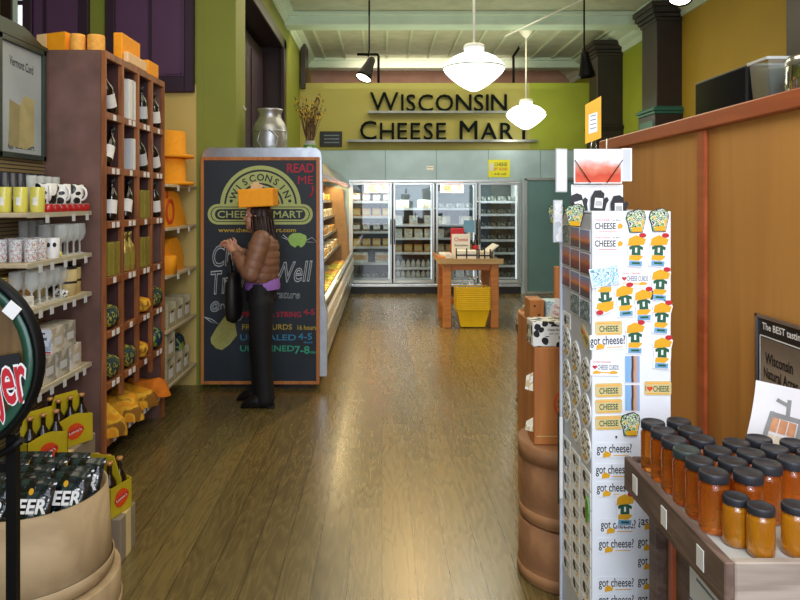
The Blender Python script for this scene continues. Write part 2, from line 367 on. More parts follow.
class MB:
    def __init__(s): s.bm = bmesh.new(); s.mats = []
    def mi(s, m):
        if m not in s.mats: s.mats.append(m)
        return s.mats.index(m)
    def _fin(s, faces, m, smooth=False):
        i = s.mi(m)
        for f in faces: f.material_index = i; f.smooth = smooth
    def box(s, x0, x1, y0, y1, z0, z1, m, bev=0, T=I4, seg=1):
        mt = T @ Matrix.Translation(((x0+x1)/2, (y0+y1)/2, (z0+z1)/2)) @ Matrix.Diagonal((abs(x1-x0), abs(y1-y0), abs(z1-z0), 1))
        r = bmesh.ops.create_cube(s.bm, size=1, matrix=mt); vs = r['verts']
        fs = list({f for v in vs for f in v.link_faces})
        s._fin(fs, m)
        if bev:
            es = list({e for v in vs for e in v.link_edges})
            q = bmesh.ops.bevel(s.bm, geom=es, offset=bev, segments=seg, affect='EDGES', profile=.5)
            i = s.mi(m)
            for f in q['faces']: f.material_index = i
        return s
    def poly(s, pts, m, smooth=False):
        f = s.bm.faces.new([s.bm.verts.new(p) for p in pts]); s._fin([f], m, smooth); return s
    def prism(s, pts, d0, d1, m, T=I4, smooth=False):
        """pts in local XY, extruded from z=d0 to z=d1"""
        a = [s.bm.verts.new(T @ Vector((p[0], p[1], d0))) for p in pts]; b = [s.bm.verts.new(T @ Vector((p[0], p[1], d1))) for p in pts]
        n = len(pts); fs = []
        fs.append(s.bm.faces.new(a[::-1])); fs.append(s.bm.faces.new(b))
        s._fin(fs, m)
        sd = [s.bm.faces.new((a[i], a[(i+1) % n], b[(i+1) % n], b[i])) for i in range(n)]
        s._fin(sd, m, smooth); return s
    def lathe(s, prof, m, seg=24, T=I4, caps=True, sy=1, a0=0, a1=2*pi, smooth=True):
        full = abs(a1 - a0 - 2*pi) < 1e-6; k = seg if full else seg + 1
        rings = []
        for r, z in prof:
            rings.append([s.bm.verts.new(T @ Vector((max(r, 1e-4) * cos(a0 + (a1-a0) * i / seg), sy * max(r, 1e-4) * sin(a0 + (a1-a0) * i / seg), z))) for i in range(k)])
        fs = []
        for a, b in zip(rings, rings[1:]):
            for i in range(k if full else k - 1):
                j = (i + 1) % k
                fs.append(s.bm.faces.new((a[i], a[j], b[j], b[i])))
        s._fin(fs, m, smooth)
        if caps and full:
            cf = []
            if prof[0][0] > 1e-3: cf.append(s.bm.faces.new(rings[0][::-1]))
            if prof[-1][0] > 1e-3: cf.append(s.bm.faces.new(rings[-1]))
            s._fin(cf, m)
        return s
    def tube(s, pts, r, m, seg=8, closed=False):
        pts = [Vector(p) for p in pts]; n = len(pts); rings = []
        rad = r if isinstance(r, (list, tuple)) else [r] * n
        up = None
        for i, p in enumerate(pts):
            if closed: d = pts[(i+1) % n] - pts[i-1]
            else: d = (pts[min(i+1, n-1)] - pts[max(i-1, 0)])
            d.normalize()
            if up is None: up = Vector((0, 0, 1)) if abs(d.z) < .9 else Vector((1, 0, 0))
            a = d.cross(up).normalized(); b = a.cross(d).normalized(); up = b
            rings.append([s.bm.verts.new(p + a * cos(2*pi*k/seg) * rad[i] + b * sin(2*pi*k/seg) * rad[i]) for k in range(seg)])
        fs = []
        prs = list(zip(rings, rings[1:])) + ([(rings[-1], rings[0])] if closed else [])
        for a, b in prs:
            for k in range(seg): fs.append(s.bm.faces.new((a[k], a[(k+1) % seg], b[(k+1) % seg], b[k])))
        s._fin(fs, m, True)
        if not closed: s._fin([s.bm.faces.new(rings[0][::-1]), s.bm.faces.new(rings[-1])], m)
        return s
    def grid(s, fn, nu, nv, m, smooth=True, closed_u=False):
        g = [[s.bm.verts.new(fn(i / nu, j / nv)) for j in range(nv + 1)] for i in range(nu if closed_u else nu + 1)]
        fs = []
        for i in range(nu):
            for j in range(nv):
                a, b = g[i], g[(i+1) % len(g)]
                fs.append(s.bm.faces.new((a[j], b[j], b[j+1], a[j+1])))
        s._fin(fs, m, smooth); return s
    def ball(s, c, r, m, seg=12, T=I4, smooth=True):
        rr = r if isinstance(r, (tuple, list)) else (r, r, r)
        k = max(6, seg*2//3); Q = T @ Matrix.Translation(c) @ Matrix.Diagonal((*rr, 1)); nv = s.bm.verts.new; nf = s.bm.faces.new
        rings = [[nv(Q @ Vector((sin(pi*j/k)*cos(2*pi*i/seg), sin(pi*j/k)*sin(2*pi*i/seg), -cos(pi*j/k)))) for i in range(seg)] for j in range(1, k)]
        a, b = nv(Q @ Vector((0, 0, -1))), nv(Q @ Vector((0, 0, 1))); fs = []
        for i in range(seg):
            n = (i + 1) % seg; fs.append(nf((a, rings[0][n], rings[0][i]))); fs.append(nf((b, rings[-1][i], rings[-1][n])))
            for p, q in zip(rings, rings[1:]): fs.append(nf((p[i], p[n], q[n], q[i])))
        s._fin(fs, m, smooth); return s
    def text(s, t, h, m, T, w=None, outline=0, bold=.012, shear=0, lift=.0006):
        """lettering h metres tall (ink height); w squeezes it to a width"""
        vs, fs, (tw, th) = text_geo(t, outline, bold, shear)
        k = h / max(th, .3) ; kx = (w / tw) if w else k
        bv = [s.bm.verts.new(T @ Vector((v.x * kx, v.y * k, lift + v.z * k))) for v in vs]
        out = []
        for f in fs:
            try: out.append(s.bm.faces.new([bv[i] for i in f]))
            except ValueError: pass
        s._fin(out, m); return s
    def mesh(s, name):
        me = bpy.data.meshes.new(name)
        bmesh.ops.recalc_face_normals(s.bm, faces=[f for f in s.bm.faces if f.select is False and len(f.verts) > 2 and False] or [])
        s.bm.to_mesh(me); s.bm.free()
        for m in s.mats: me.materials.append(M[m])
        return me
    def build(s, name, parent=None, loc=(0, 0, 0), rz=0):
        o = bpy.data.objects.new(name, s.mesh(name)); COL.objects.link(o)
        o.location = loc; o.rotation_euler = (0, 0, rz)
        if parent: o.parent = parent
        return o

def tag(o, label=None, cat=None, group=None, kind=None):
    if label: o['label'] = label
    if cat: o['category'] = cat
    if group: o['group'] = group
    if kind: o['kind'] = kind
    return o
def thing(name, label, cat, loc=(0, 0, 0), rz=0, group=None):
    o = bpy.data.objects.new(name, None); COL.objects.link(o); o.empty_display_size = .05
    o.location = loc; o.rotation_euler = (0, 0, rz)
    return tag(o, label, cat, group)
def struct(name, mb): return tag(mb.build(name), kind='structure')
def kids(o): return [c for c in bpy.data.objects if c.parent == o] if not o.children else list(o.children)
def dup(o, loc=None, rz=None, label=None, group=None, parent=None):
    c = o.copy(); COL.objects.link(c)
    if parent: c.parent = parent
    for ch in list(o.children): dup(ch, parent=c)
    if loc is not None: c.location = loc
    if rz is not None: c.rotation_euler = (0, 0, rz)
    if label: c['label'] = label
    if group: c['group'] = group
    return c
class Kind:
    """the first use moves the first-built thing itself, later uses copy it"""
    def __init__(s, root): s.root = root; s.used = False
    def put(s, loc, rz=0, label=None, group=None):
        if not s.used:
            s.used = True; o = s.root; o.location = loc; o.rotation_euler = (0, 0, rz)
            if label: o['label'] = label
            if group: o['group'] = group
            return o
        return dup(s.root, loc, rz, label, group)
ORD = ['first', 'second', 'third', 'fourth', 'fifth', 'sixth', 'seventh', 'eighth', 'ninth', 'tenth', 'eleventh', 'twelfth']
# ------------------------------------------------------------------ the room
CEIL = 4.3
WR, WL, YB, YA = 3.9, -1.4, 11.6, 5.88        # right wall, left wall beyond the pilaster, cooler front plane, cross wall with the shutters
mb = MB(); mb.box(-3.7, 4.1, -1.6, 14.2, -.06, 0, 'floor_planks'); struct('floor', mb)
mb = MB(); mb.box(-3.7, 4.1, -1.6, 14.2, CEIL, CEIL + .1, 'ceiling_panel')
struct('ceiling', mb)
# painted beams under the tin ceiling
def beam(n, y0, y1, z0, z1):
    mb = MB(); mb.box(-3.6, WR, y0, y1, z0, z1, 'beam_paint', .015)
    mb.box(-3.6, WR, y0 - .06, y1 + .06, z1 - .06, z1, 'beam_paint', .01)
    struct('trim_%d' % n, mb)
for n, y in enumerate((3.4, 6.6, 9.75, 12.9)):
    beam(n + 1, y, y + .32, CEIL - .19, CEIL - .002)
mb = MB()
for k in range(13):
    x = -1.1 + k * .39
    mb.box(x, x + .035, 9.98, 14.1, CEIL - .035, CEIL - .001, 'ceiling_paint')
struct('trim_5', mb)
# crown mouldings
def crown(n, pts, y0, y1, m='cornice_paint'):
    mb = MB(); mb.prism(pts, y0, y1, m, frame((0, 0, 0), (1, 0, 0), (0, 0, 1), (0, 1, 0))); struct('trim_%d' % n, mb)
def crown_pts(x, s, k=1): return [(x + (px - x) * k, 4.298 - (4.298 - pz) * k) for px, pz in crown_raw(x, s)]
def crown_raw(x, s): return [(x, 3.98), (x + s*.03, 3.98), (x + s*.05, 4.06), (x + s*.10, 4.10), (x + s*.12, 4.16), (x + s*.24, 4.22), (x + s*.28, 4.298), (x, 4.298)]
crown(6, crown_pts(WR, -1), -1.5, 14)
crown(7, crown_pts(WL, 1, .5), YA, 13.4)
# walls
mb = MB(); mb.box(WR, WR + .12, -1.6, 14.2, 0, CEIL, 'yellow_paint'); mb.box(WR - .004, WR, 9.3, 14.2, 0, CEIL, 'neon_lit_paint'); struct('wall_right', mb)
mb = MB(); mb.box(-3.72, -3.6, -1.6, YA + .1, 0, CEIL, 'olive_paint'); struct('wall_left', mb)
# cross wall: cream below, olive above, two purple shutters, ends in the green pilaster
mb = MB()
mb.box(-3.7, -1.6, YA, YA + .12, 0, 2.6, 'cream_paint'); mb.box(-3.7, -1.6, YA + .004, YA + .12, 2.6, CEIL, 'olive_paint')
mb.box(-1.6, xat(236, YA), YA - .01, YA + .4, 0, CEIL, 'olive_paint', .006)
mb.box(-1.6, xat(204, YA), YA - .014, YA, 0, CEIL, 'olive_paint')
struct('wall_cross', mb)
def shutter(n, px0, px1, pane=None):
    x0, x1 = xat(px0, YA), xat(px1, YA); z0, z1 = zat(93, YA), CEIL - .1
    fr = MB(); y = YA
    for a, b, c, d in ((x0, x0 + .08, z0, z1), (x1 - .08, x1, z0, z1), (x0 + .08, x1 - .08, z0, z0 + .14), (x0 + .08, x1 - .08, z1 - .12, z1)):
        fr.box(a, b, y - .05, y + .02, c, d, 'purple_dark', .006)
    w = struct('window_%d' % n, fr)
    pn = MB(); xm = x0 + (x1 - x0) * (.32 if pane else .5)
    if pane: pn.box(x0 + .08, xm, y - .02, y + .01, z0 + .14, z1 - .12, 'purple_paint', .004)
    pn.box(x0 + .08, x1 - .08, y - .015, y, z0 + .14, z1 - .12, 'purple_paint')
    pn.box(xm - .012, xm + .012, y - .03, y - .01, z0 + .14, z1 - .12, 'purple_dark')
    pn.build('shutter_panel', w)
    mo = MB()
    if not pane:
        mo.box(x0 + .5, x1 - .11, y - .025, y - .018, z0 + .16, z0 + .17, 'purple_paint'); mo.box(x1 - .12, x1 - .11, y - .025, y - .018, z0 + .16, z1 - .14, 'purple_paint')
        mo.build('panel_moulding', w)
    return w
shutter(1, 25, 90, True); shutter(2, 107, 195)
mb = MB(); x0, x1 = xat(3, YA), xat(25, YA); z0 = zat(93, YA)
mb.box(x0, x0 + .10, YA - .05, YA + .02, z0, CEIL - .1, 'dark_brown_paint', .006); w = struct('window_3', mb)
MB().box(x0 + .10, x1, YA - .012, YA, z0 + .1, CEIL - .12, 'daylight_pane').build('window_pane', w)
MB().box(x0 + .10, x0 + .14, YA - .03, YA - .013, z0 + .1, CEIL - .12, 'cornice_paint').box(x0 + .10, x1, YA - .026, YA - .013, 3.28, 3.32, 'purple_dark').build('window_bar', w)
# left wall beyond the pilaster with its tall dark recess
mb = MB()
mb.box(WL - .12, WL, YA + .4, 6.35, 0, CEIL, 'olive_paint'); mb.box(WL - .12, WL, 9.5, 13.4, 0, CEIL, 'olive_paint')
mb.box(WL - .12, WL, 6.35, 9.5, 3.76, CEIL, 'olive_paint'); struct('wall_left_rear', mb)
mb = MB(); mb.box(WL - .36, WL - .30, 6.35, 9.5, 0, 3.76, 'dark_brown_paint')
mb.box(WL - .30, WL, 9.46, 9.5, 0, 3.76, 'dark_brown_paint'); mb.box(WL - .3, WL, 6.35, 9.5, 3.72, 3.76, 'dark_brown_paint')
w = struct('window_4', mb)
fr = MB()
for a, b, c, d in ((6.25, 6.45, 2.0, 3.82), (9.4, 9.62, 0, 3.84), (6.25, 9.62, 3.70, 3.84)):
    fr.box(WL - .01, WL + .05, a, b, c, d, 'dark_brown_paint', .008)
fr.build('window_casing', w)
sh = MB()
for a, b in ((6.6, 7.35), (7.55, 9.36)):
    sh.box(WL - .30, WL - .24, a, b, .1, 3.66, 'dark_brown_paint', .006)
    sh.box(WL - .24, WL - .225, a + .1, (a+b)/2 - .05, 1.3, 3.5, 'purple_dark', .004); sh.box(WL - .24, WL - .225, (a+b)/2 + .05, b - .1, 1.3, 3.5, 'purple_dark', .004)
sh.box(WL - .27, WL - .21, 7.37, 7.53, .1, 3.66, 'olive_paint'); sh.build('shutter_panel', w)
# cold-room front: panels around the coolers, door at the side, olive sign wall above
CX0, CX1 = xat(349, YB), xat(521, YB)
mb = MB()
mb.box(WL, WR, YB, YB + .12, 1.945, 2.45, 'cold_panel'); mb.box(WL, CX0, YB, YB + .12, 0, 1.945, 'cold_panel'); mb.box(CX1, WR, YB, YB + .12, 0, 1.945, 'cold_panel')
for px in (385, 436, 488, 540): mb.box(xat(px, YB), xat(px, YB) + .012, YB - .003, YB, 1.95, 2.45, 'cold_door')
struct('wall_back', mb)
mb = MB(); mb.box(WL, WR, YB + .02, YB + .14, 2.45, 3.6, 'sign_paint')
mb.box(xat(530, YB), WR, YB + .016, YB + .02, 2.45, 3.6, 'neon_lit_paint'); mb.box(WL, WR, YB - .01, YB + .14, 2.45, 2.47, 'olive_paint')
struct('wall_sign', mb)
mb = MB(); mb.box(-3.7, 4.1, 14.1, 14.22, 0, CEIL, 'pink_plaster'); struct('wall_rear', mb)
mb = MB(); mb.box(WL + .02, WL + .10, YB - .1, YB + .4, 3.5, CEIL, 'dark_brown_paint'); struct('trim_8', mb)
mb = MB(); x0, x1 = xat(527, YB), xat(580, YB)
mb.box(x0, x1, YB - .03, YB + .01, .03, 1.93, 'cold_door'); d = struct('door_1', mb)
fr = MB()
for a, b, c, e in ((x0 - .045, x0, .03, 1.97), (x1, x1 + .045, .03, 1.97), (x0 - .045, x1 + .045, 1.93, 1.98), (x0 - .045, x1 + .045, .0, .04)):
    fr.box(a, b, YB - .05, YB + .01, c, e, 'aluminium', .006)
fr.build('door_frame', d)
MB().box(x0 - .16, x0 - .12, YB - .02, YB, 1.18, 1.30, 'aluminium', .006).build('door_lock', d)
# pilasters along the right wall
def pilaster(n, y0, px_in=None, prot=.36, w=.5):
    mb = MB(); x0 = WR - prot
    mb.box(x0, WR + .01, y0, y0 + w, 0, 4.02, 'pilaster_paint', .008)
    for k, (e, za, zb) in enumerate(((.02, 3.93, 3.98), (.045, 3.98, 4.03), (.075, 4.03, 4.10), (.095, 4.10, 4.17))):
        mb.box(x0 - e, WR, y0 - e, y0 + w + e, za, zb, 'pilaster_paint', .006)
    for e, za, zb in ((.045, 2.72, 2.76), (.065, 2.76, 2.80), (.03, 2.80, 2.82)):
        mb.box(x0 - e, WR, y0 - e, y0 + w + e, za, zb, 'green_lit_paint' if n == 10 else 'pilaster_paint', .006)
    mb.box(x0 - .035, WR, y0 - .035, y0 + w + .035, 0, 2.72, 'pilaster_paint', .006)
    if n == 10:
        mb.box(x0 - .042, x0 - .035, y0 + .02, y0 + w - .02, .5, 2.64, 'green_lit_paint')
    struct('trim_%d' % n, mb)
pilaster(9, 11.0, prot=.42, w=.42); pilaster(10, 8.84, prot=.33); pilaster(11, 5.46)
mb = MB(); mb.box(2.3, 3.3, 13.9, 14.1, 3.3, 3.9, 'pine_board'); struct('trim_12', mb)

# plywood partition with red cap, deep ledge behind it
PX, PZ, PY1 = 1.45, 1.985, 4.43
mb = MB()
mb.box(PX, PX + .03, -1.2, PY1, 0, PZ - .06, 'plywood'); w = struct('wall_partition', mb)
mb = MB(); mb.box(PX - .03, PX + .55, -1.2, PY1 + .02, PZ - .07, PZ, 'red_trim', .006)
for y in (3.02, 1.75, .5): mb.box(PX - .018, PX, y, y + .075, 0, PZ - .07, 'red_trim', .004)
mb.box(PX - .018, PX + .05, PY1 - .06, PY1, 0, PZ - .07, 'red_trim', .004)
struct('trim_13', mb)

# ------------------------------------------------------------------ camera and light
cam = bpy.data.cameras.new('camera'); co = bpy.data.objects.new('camera', cam); COL.objects.link(co)
cam.sensor_width = 36; cam.lens = F / 800 * 36; cam.shift_x = (400 - CX) / 800; cam.shift_y = -(300 - CY) / 800
cam.clip_start = .05; cam.clip_end = 100
co.location = (0, 0, EYE); co.rotation_euler = (pi/2, 0, 0); SC.camera = co
def area(name, loc, rot, size, power, col='#ffffff', spread=pi):
    l = bpy.data.lights.new(name, 'AREA'); l.shape = 'RECTANGLE'; l.size, l.size_y = size; l.energy = power; l.color = lin(col)[:3]; l.spread = spread
    o = bpy.data.objects.new(name, l); COL.objects.link(o); o.location = loc; o.rotation_euler = rot; return o
def spot(name, loc, target, power, ang, col='#ffffff', size=.05):
    l = bpy.data.lights.new(name, 'SPOT'); l.energy = power; l.spot_size = R(ang); l.spot_blend = .6; l.color = lin(col)[:3]; l.shadow_soft_size = size
    o = bpy.data.objects.new(name, l); COL.objects.link(o); o.location = loc
    o.rotation_euler = (Vector(target) - Vector(loc)).to_track_quat('-Z', 'Y').to_euler(); return o
w = bpy.data.worlds.new('world'); SC.world = w; w.use_nodes = True
w.node_tree.nodes['Background'].inputs[0].default_value = lin('#dfe8f2'); w.node_tree.nodes['Background'].inputs[1].default_value = .30
area('shopfront_daylight', (.9, -1.4, 2.0), (R(86), 0, 0), (4.5, 2.6), 150, '#e6eeff')
area('ceiling_fill', (.6, 8.2, 4.1), (0, 0, 0), (3.0, 4.5), 95, '#fff0cf')
area('ceiling_fill_front', (-.4, 3.2, 4.1), (0, 0, 0), (3.0, 2.5), 50, '#fff2d8')
area('ceiling_up_fill', (1.0, 10.6, 3.5), (pi, 0, 0), (4.0, 2.6), 16, '#f2ffe4')  # unseen upward lamp added to brighten the ceiling
area('sign_wash', (.8, 10.2, 4.0), (R(58), 0, 0), (4.2, .4), 17, '#fff0c0')
spot('floor_spot', (.4, 8.6, 4.0), (.35, 6.6, 0), 560, 64, '#ffd08a', .12)
spot('rack_fill_spot', (.45, -.6, 2.3), (.80, 2.2, .95), 95, 26, '#f4f8ff', .3)  # unseen lamp behind the camera, added to whiten the rack front
area('rear_wall_fill', (.9, 12.6, 4.0), (R(80), 0, 0), (3, .3), 14, '#ffe0d0')  # unseen lamp added to lighten the pink rear wall
area('rack_fill', (.6, .5, 3.2), (R(38), 0, 0), (.8, .8), 45, '#f2f6ff')  # unseen overhead panel added to brighten the rack
vs = SC.view_settings; vs.view_transform = 'Standard'; vs.look = 'None'; vs.exposure = 0; vs.gamma = 1
# ------------------------------------------------------------------ cube shelf with bottles (fronts face the aisle)
SX, SD, SY0, SY1, SZ = -1.6, .37, 3.94, 5.01, 2.47
ROWZ = [.20, .53, .83, 1.145, 1.475, 1.795, 2.115]           # tops of the shelf boards
NC = 4; CW = (SY1 - SY0) / NC
sh = thing('cube_shelf', 'tall red-brown wooden cube shelf filled with bottles and rolled shirts', 'shelf', (SX - SD/2, SY0, 0))
O = Vector((SX - SD/2, SY0, 0)); hx = SD / 2
def colY(c): return CW * (c + .5)
mb = MB(); mb.box(-hx, hx - .03, 0, .02, 0, SZ, 'cube_shelf_side'); mb.build('side_panel', sh)
mb = MB(); mb.box(-hx, hx - .03, SY1 - SY0 - .02, SY1 - SY0, 0, SZ, 'cube_shelf_side'); mb.build('side_panel', sh)
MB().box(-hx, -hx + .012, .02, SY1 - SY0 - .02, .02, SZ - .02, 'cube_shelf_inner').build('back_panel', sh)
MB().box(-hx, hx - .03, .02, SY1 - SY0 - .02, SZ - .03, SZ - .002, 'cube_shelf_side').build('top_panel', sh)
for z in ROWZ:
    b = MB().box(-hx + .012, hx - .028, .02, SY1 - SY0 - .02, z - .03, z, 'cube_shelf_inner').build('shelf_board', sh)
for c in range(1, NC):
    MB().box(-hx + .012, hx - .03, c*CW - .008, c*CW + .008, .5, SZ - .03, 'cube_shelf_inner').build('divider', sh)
mb = MB()
for c in range(NC + 1):
    y = c * CW; w = .015
    mb.box(hx - .03, hx, max(0, y - w), min(SY1 - SY0, y + w), 0 if c in (0, NC) else .40, SZ, 'cube_shelf_wood', .003)
for z in ROWZ + [SZ]:
    mb.box(hx - .028, hx - .002, .02, SY1 - SY0 - .02, z - .044, z, 'cube_shelf_wood', .003)
ff = mb.build('face_frame', sh)
for r, z in enumerate(ROWZ):
    for c in range(NC):
        for k in ((-.02, .05) if (r + c) % 3 else (.0,)):
            y = colY(c) + k
            MB().box(hx - .003, hx + .002, y - .018, y + .018, z - .040, z - .006, 'white_paper').build('price_tag', ff)

def bottle_prof(h=.25, r=.036): return [(r*.9, 0), (r, .008), (r, h*.56), (r*.9, h*.64), (r*.42, h*.76), (r*.36, h*.8), (r*.36, h*.97), (r*.4, h*.975), (r*.4, h)]
def make_bottle(name, label, glassm, labelm, h=.25, r=.036, capm='ink'):
    t = thing(name, label, 'bottle')
    MB().lathe(bottle_prof(h, r), glassm, 16).build('glass_body', t)
    MB().lathe([(r + .0012, h*.14), (r + .0012, h*.47)], labelm, 16, caps=False).build('bottle_label', t)
    MB().lathe([(r*.44, h*.86), (r*.44, h*1.004), (r*.3, h*1.008)], capm, 12).build('capsule', t)
    return t
def lean(o, ang, ax='X'):
    o.rotation_euler = (ang if ax == 'X' else 0, ang if ax == 'Y' else 0, o.rotation_euler.z)
wine = Kind(make_bottle('wine_bottle', 'dark wine bottle', 'bottle_brown', 'white_paper'))
green_wine = Kind(make_bottle('wine_bottle', 'green wine bottle', 'bottle_green', 'grey_paper'))
gold = Kind(make_bottle('wine_bottle', 'gold bottle', 'gold_foil', 'olive_box', capm='gold_foil'))
XB = SX - .042
def cell(r, c): return SY0 + colY(c), ROWZ[r]
def place_bottle(kind, r, c, tilt, dy, label, group=None):
    y, z = cell(r, c)
    o = kind.put((XB, y + dy, z + abs(sin(tilt)) * .04 + .001), 0, label, group); o.rotation_euler = (tilt, 0, 0); return o
place_bottle(wine, 6, 0, .5, .055, 'dark bottle with white label tilted in the top shelf cell by the mug rack')
place_bottle(green_wine, 6, 2, .12, .05, 'slim green bottle with grey label leaning in the third cell of the top shelf row')
place_bottle(wine, 6, 3, .25, .06, 'dark bottle with white label leaning in the top row cell beside the foam hats')
place_bottle(wine, 5, 0, -.45, -.04, 'dark bottle with white label tilted under the top cell by the mug rack')
place_bottle(green_wine, 5, 2, .40, .06, 'green bottle leaning back in the third cell of the second row')
place_bottle(wine, 5, 3, .45, .065, 'dark bottle with white label leaning toward the foam hats in the second row')
place_bottle(wine, 4, 0, -.15, .03, 'dark wine bottle with white label in the first cell of the third row')
place_bottle(wine, 4, 1, -.3, .0, 'dark wine bottle with white label leaning in the second cell of the third row')
place_bottle(wine, 4, 3, .2, .06, 'dark wine bottle with white label in the third row cell beside the foam wedge')
place_bottle(gold, 3, 1, 0, -.01, 'gold foil bottle near the divider in the second cell of the fourth row')
place_bottle(gold, 3, 1, 0, .072, 'gold foil bottle beside another in the second cell of the fourth row')
def gift(r, c, w, h, m, label, dy=0, rib=None, cat='box', name='gift_box'):
    y, z = cell(r, c)
    t = thing(name, label, cat, (SX - .068, y + dy, z + .001))
    MB().box(-.06, .06, -w/2, w/2, 0, h, m, .004).build('box_body', t)
    MB().box(-.062, .0625, -w*.12, w*.12, 0, h + .001, rib or 'gold_foil').build('band', t)
gift(6, 1, .12, .255, 'white_paper', 'tall white bottle carton with a grey band in the top shelf row', .045, rib='grey_paper')
gift(5, 1, .07, .2, 'grey_paper', 'narrow pale carton in the second cell of the second row', .07, 'white_paper')
gift(4, 2, .17, .19, 'olive_box', 'olive gift box in the third row of the cube shelf', .02)
gift(3, 0, .17, .2, 'olive_box', 'olive gift box in the fourth row by the mug rack', .02)
gift(3, 2, .17, .2, 'olive_box', 'olive gift box in the fourth row between gold bottles and empty cell', .02)
def make_roll(name, label, m, rad, ln, seed):
    """a shirt rolled up, its end facing the aisle, with folds"""
    rnd = random.Random(seed); mb = MB(); ph = [rnd.uniform(0, 6) for _ in range(4)]
    def fn(u, v):
        a = u * 2 * pi; e = sin(pi * min(1, max(0, v))) ** .25 if 0 < v < 1 else 0
        r = rad * e * (1 + .08 * sin(3*a + ph[0] + 4*v) + .05 * sin(7*a + ph[1]) + .04 * sin(9*v + ph[2]))
        return Vector(((v - .5) * ln, r * 1.05 * cos(a), max(0, rad * .92 + r * .92 * sin(a))))
    mb.grid(fn, 22, 14, m, closed_u=True)
    return tag(mb.build(name), label, 'shirt')
def roll(r, c, m, rad, label, dy=0, ln=.26, dx=0):
    y, z = cell(r, c); o = make_roll('rolled_shirt', label, m, rad, ln, r * 10 + c); o.location = (SX - .105 + dx, y + dy, z + .001)
roll(2, 0, 'shirt_green', .082, 'green and gold shirt rolled up in the fifth row by the mug rack', -.01)
roll(2, 2, 'shirt_gold', .06, 'yellow rolled shirt in the third cell of the fifth row', .03)
roll(2, 3, 'shirt_green', .084, 'green and gold shirt rolled up in the fifth row beside the wire bins', 0)
roll(1, 0, 'shirt_green', .085, 'green rolled shirt in the sixth row by the mug rack')
roll(1, 1, 'shirt_green', .084, 'large green and gold rolled shirt in the second cell of the sixth row')
roll(1, 2, 'shirt_gold', .07, 'small yellow rolled shirt in the third cell of the sixth row', -.03)
roll(1, 3, 'shirt_navy', .088, 'fat navy rolled shirt in the sixth row beside the wire bins')
def make_heap(name, label, m, sx, sy, sz, seed, loc):
    rnd = random.Random(seed); ph = [rnd.uniform(0, 6) for _ in range(8)]; mb = MB()
    def fn(u, v):
        a = 2*pi*u; q = v ** .8; k = cos(pi/2 * v) if v < 1 else 0
        w = 1 + .10*sin(3*a+ph[0]) + .08*sin(5*a+ph[1]+3*v) + .05 * sin(11*a + ph[2] + 6*v)
        return Vector((sx*.5*k**.5*w*cos(a), sy*.5*k**.5*w*sin(a), sz*(sin(pi/2*v)) * (1 + .12*sin(6*cos(a)*k+ph[3]) + .1*sin(9*sin(a)*k+ph[4]))))
    mb.grid(fn, 30, 12, m, closed_u=True); o = mb.build(name); o.location = loc; return tag(o, label, 'shirt')
for k, (c, lab) in enumerate(((0, 'yellow shirt folded on the bottom shelf, end by the mug rack'), (1, 'yellow shirt heaped on the bottom shelf, second along from the mug rack'), (2, 'yellow shirt heaped on the bottom shelf, third along from the mug rack'))):
    make_heap('folded_shirt', lab, 'shirt_gold', .36, .212, .17 - .02 * k, 50 + k, (SX - .12, SY0 + colY(c), ROWZ[0] + .001))
make_heap('folded_shirt', 'orange cloth hanging over the far end of the bottom shelf', 'shirt_orange', .34, .18, .12, 60, (SX - .10, SY0 + colY(3), ROWZ[0] + .001))
# foam cheese on top of it
def foam_block(name, label, w, d, h, loc, rz=0, m='foam', sub=None):
    mb = MB(); mb.box(-w/2, w/2, -d/2, d/2, 0, h, m, .008, seg=2); o = mb.build(name, None, loc, rz); return tag(o, label, 'foam cheese')
def foam_cyl(name, label, r, h, loc, m='foam_light'):
    o = MB().lathe([(r*.96, 0), (r, .01), (r, h - .012), (r*.95, h), (r*.5, h - .004), (r*.45, h - .012)], m, 20).build(name, None, loc); return tag(o, label, 'foam cheese')
def foam_wedge(name, label, ln, w, h, loc, rz, m='foam', tip='foam_pale'):
    mb = MB(); pts = [(0, 0), (ln, -w/2), (ln + .02, 0), (ln, w/2)]
    mb.prism(pts, 0, h, m)
    if tip == 1: mb.prism([(-.002, 0), (.05, -.027), (.05, -.0265)], h*.02, h*.98, 'foam_pale'); mb.prism([(-.001, -.002), (.07, -.037), (.07, -.035)], 0, h, 'foam_pale')
    o = mb.build(name, None, loc, rz); return tag(o, label, 'foam cheese')
ZT = SZ + .001
o = foam_wedge('foam_cheese_wedge', 'orange foam cheese wedge with its point toward the poster, on the cube shelf top', .20, .2, .115, (-2.06, 4.06, ZT), R(4), 'foam', 1)
foam_cyl('round_foam_cheese', 'round orange foam cheese, one of two side by side next to the wedge', .043, .1, (-1.79, 4.0, ZT))
foam_cyl('round_foam_cheese', 'round orange foam cheese at the shelf edge behind the other round one', .05, .1, (-1.69, 4.02, ZT))
foam_block('foam_cheese_block', 'flat pale orange foam slab lying before the tall foam block', .036, .34, .07, (-1.621, 4.47, ZT), 0, 'foam_pale')
foam_block('foam_cheese_block', 'tall orange foam block standing behind the pale slab on the cube shelf', .06, .32, .19, (-1.671, 4.46, ZT), 0)
foam_block('foam_cheese_block', 'small orange foam block at the far end of the cube shelf top', .07, .2, .10, (-1.645, 4.80, ZT), -.02)

# ------------------------------------------------------------------ mug rack (slatwall gondola) between cube shelf and viewer
GX, GY0, GY1 = -1.95, 3.22, 3.93
g = thing('slatwall_rack', 'slatwall rack with four pale shelves of mugs, glasses and boxes', 'rack', (GX, GY0, 0))
mb = MB(); mb.box(-.05, 0, -.6, GY1 - GY0, 0, 2.453, 'slatwall_board'); mb.build('slatwall_panel', g)
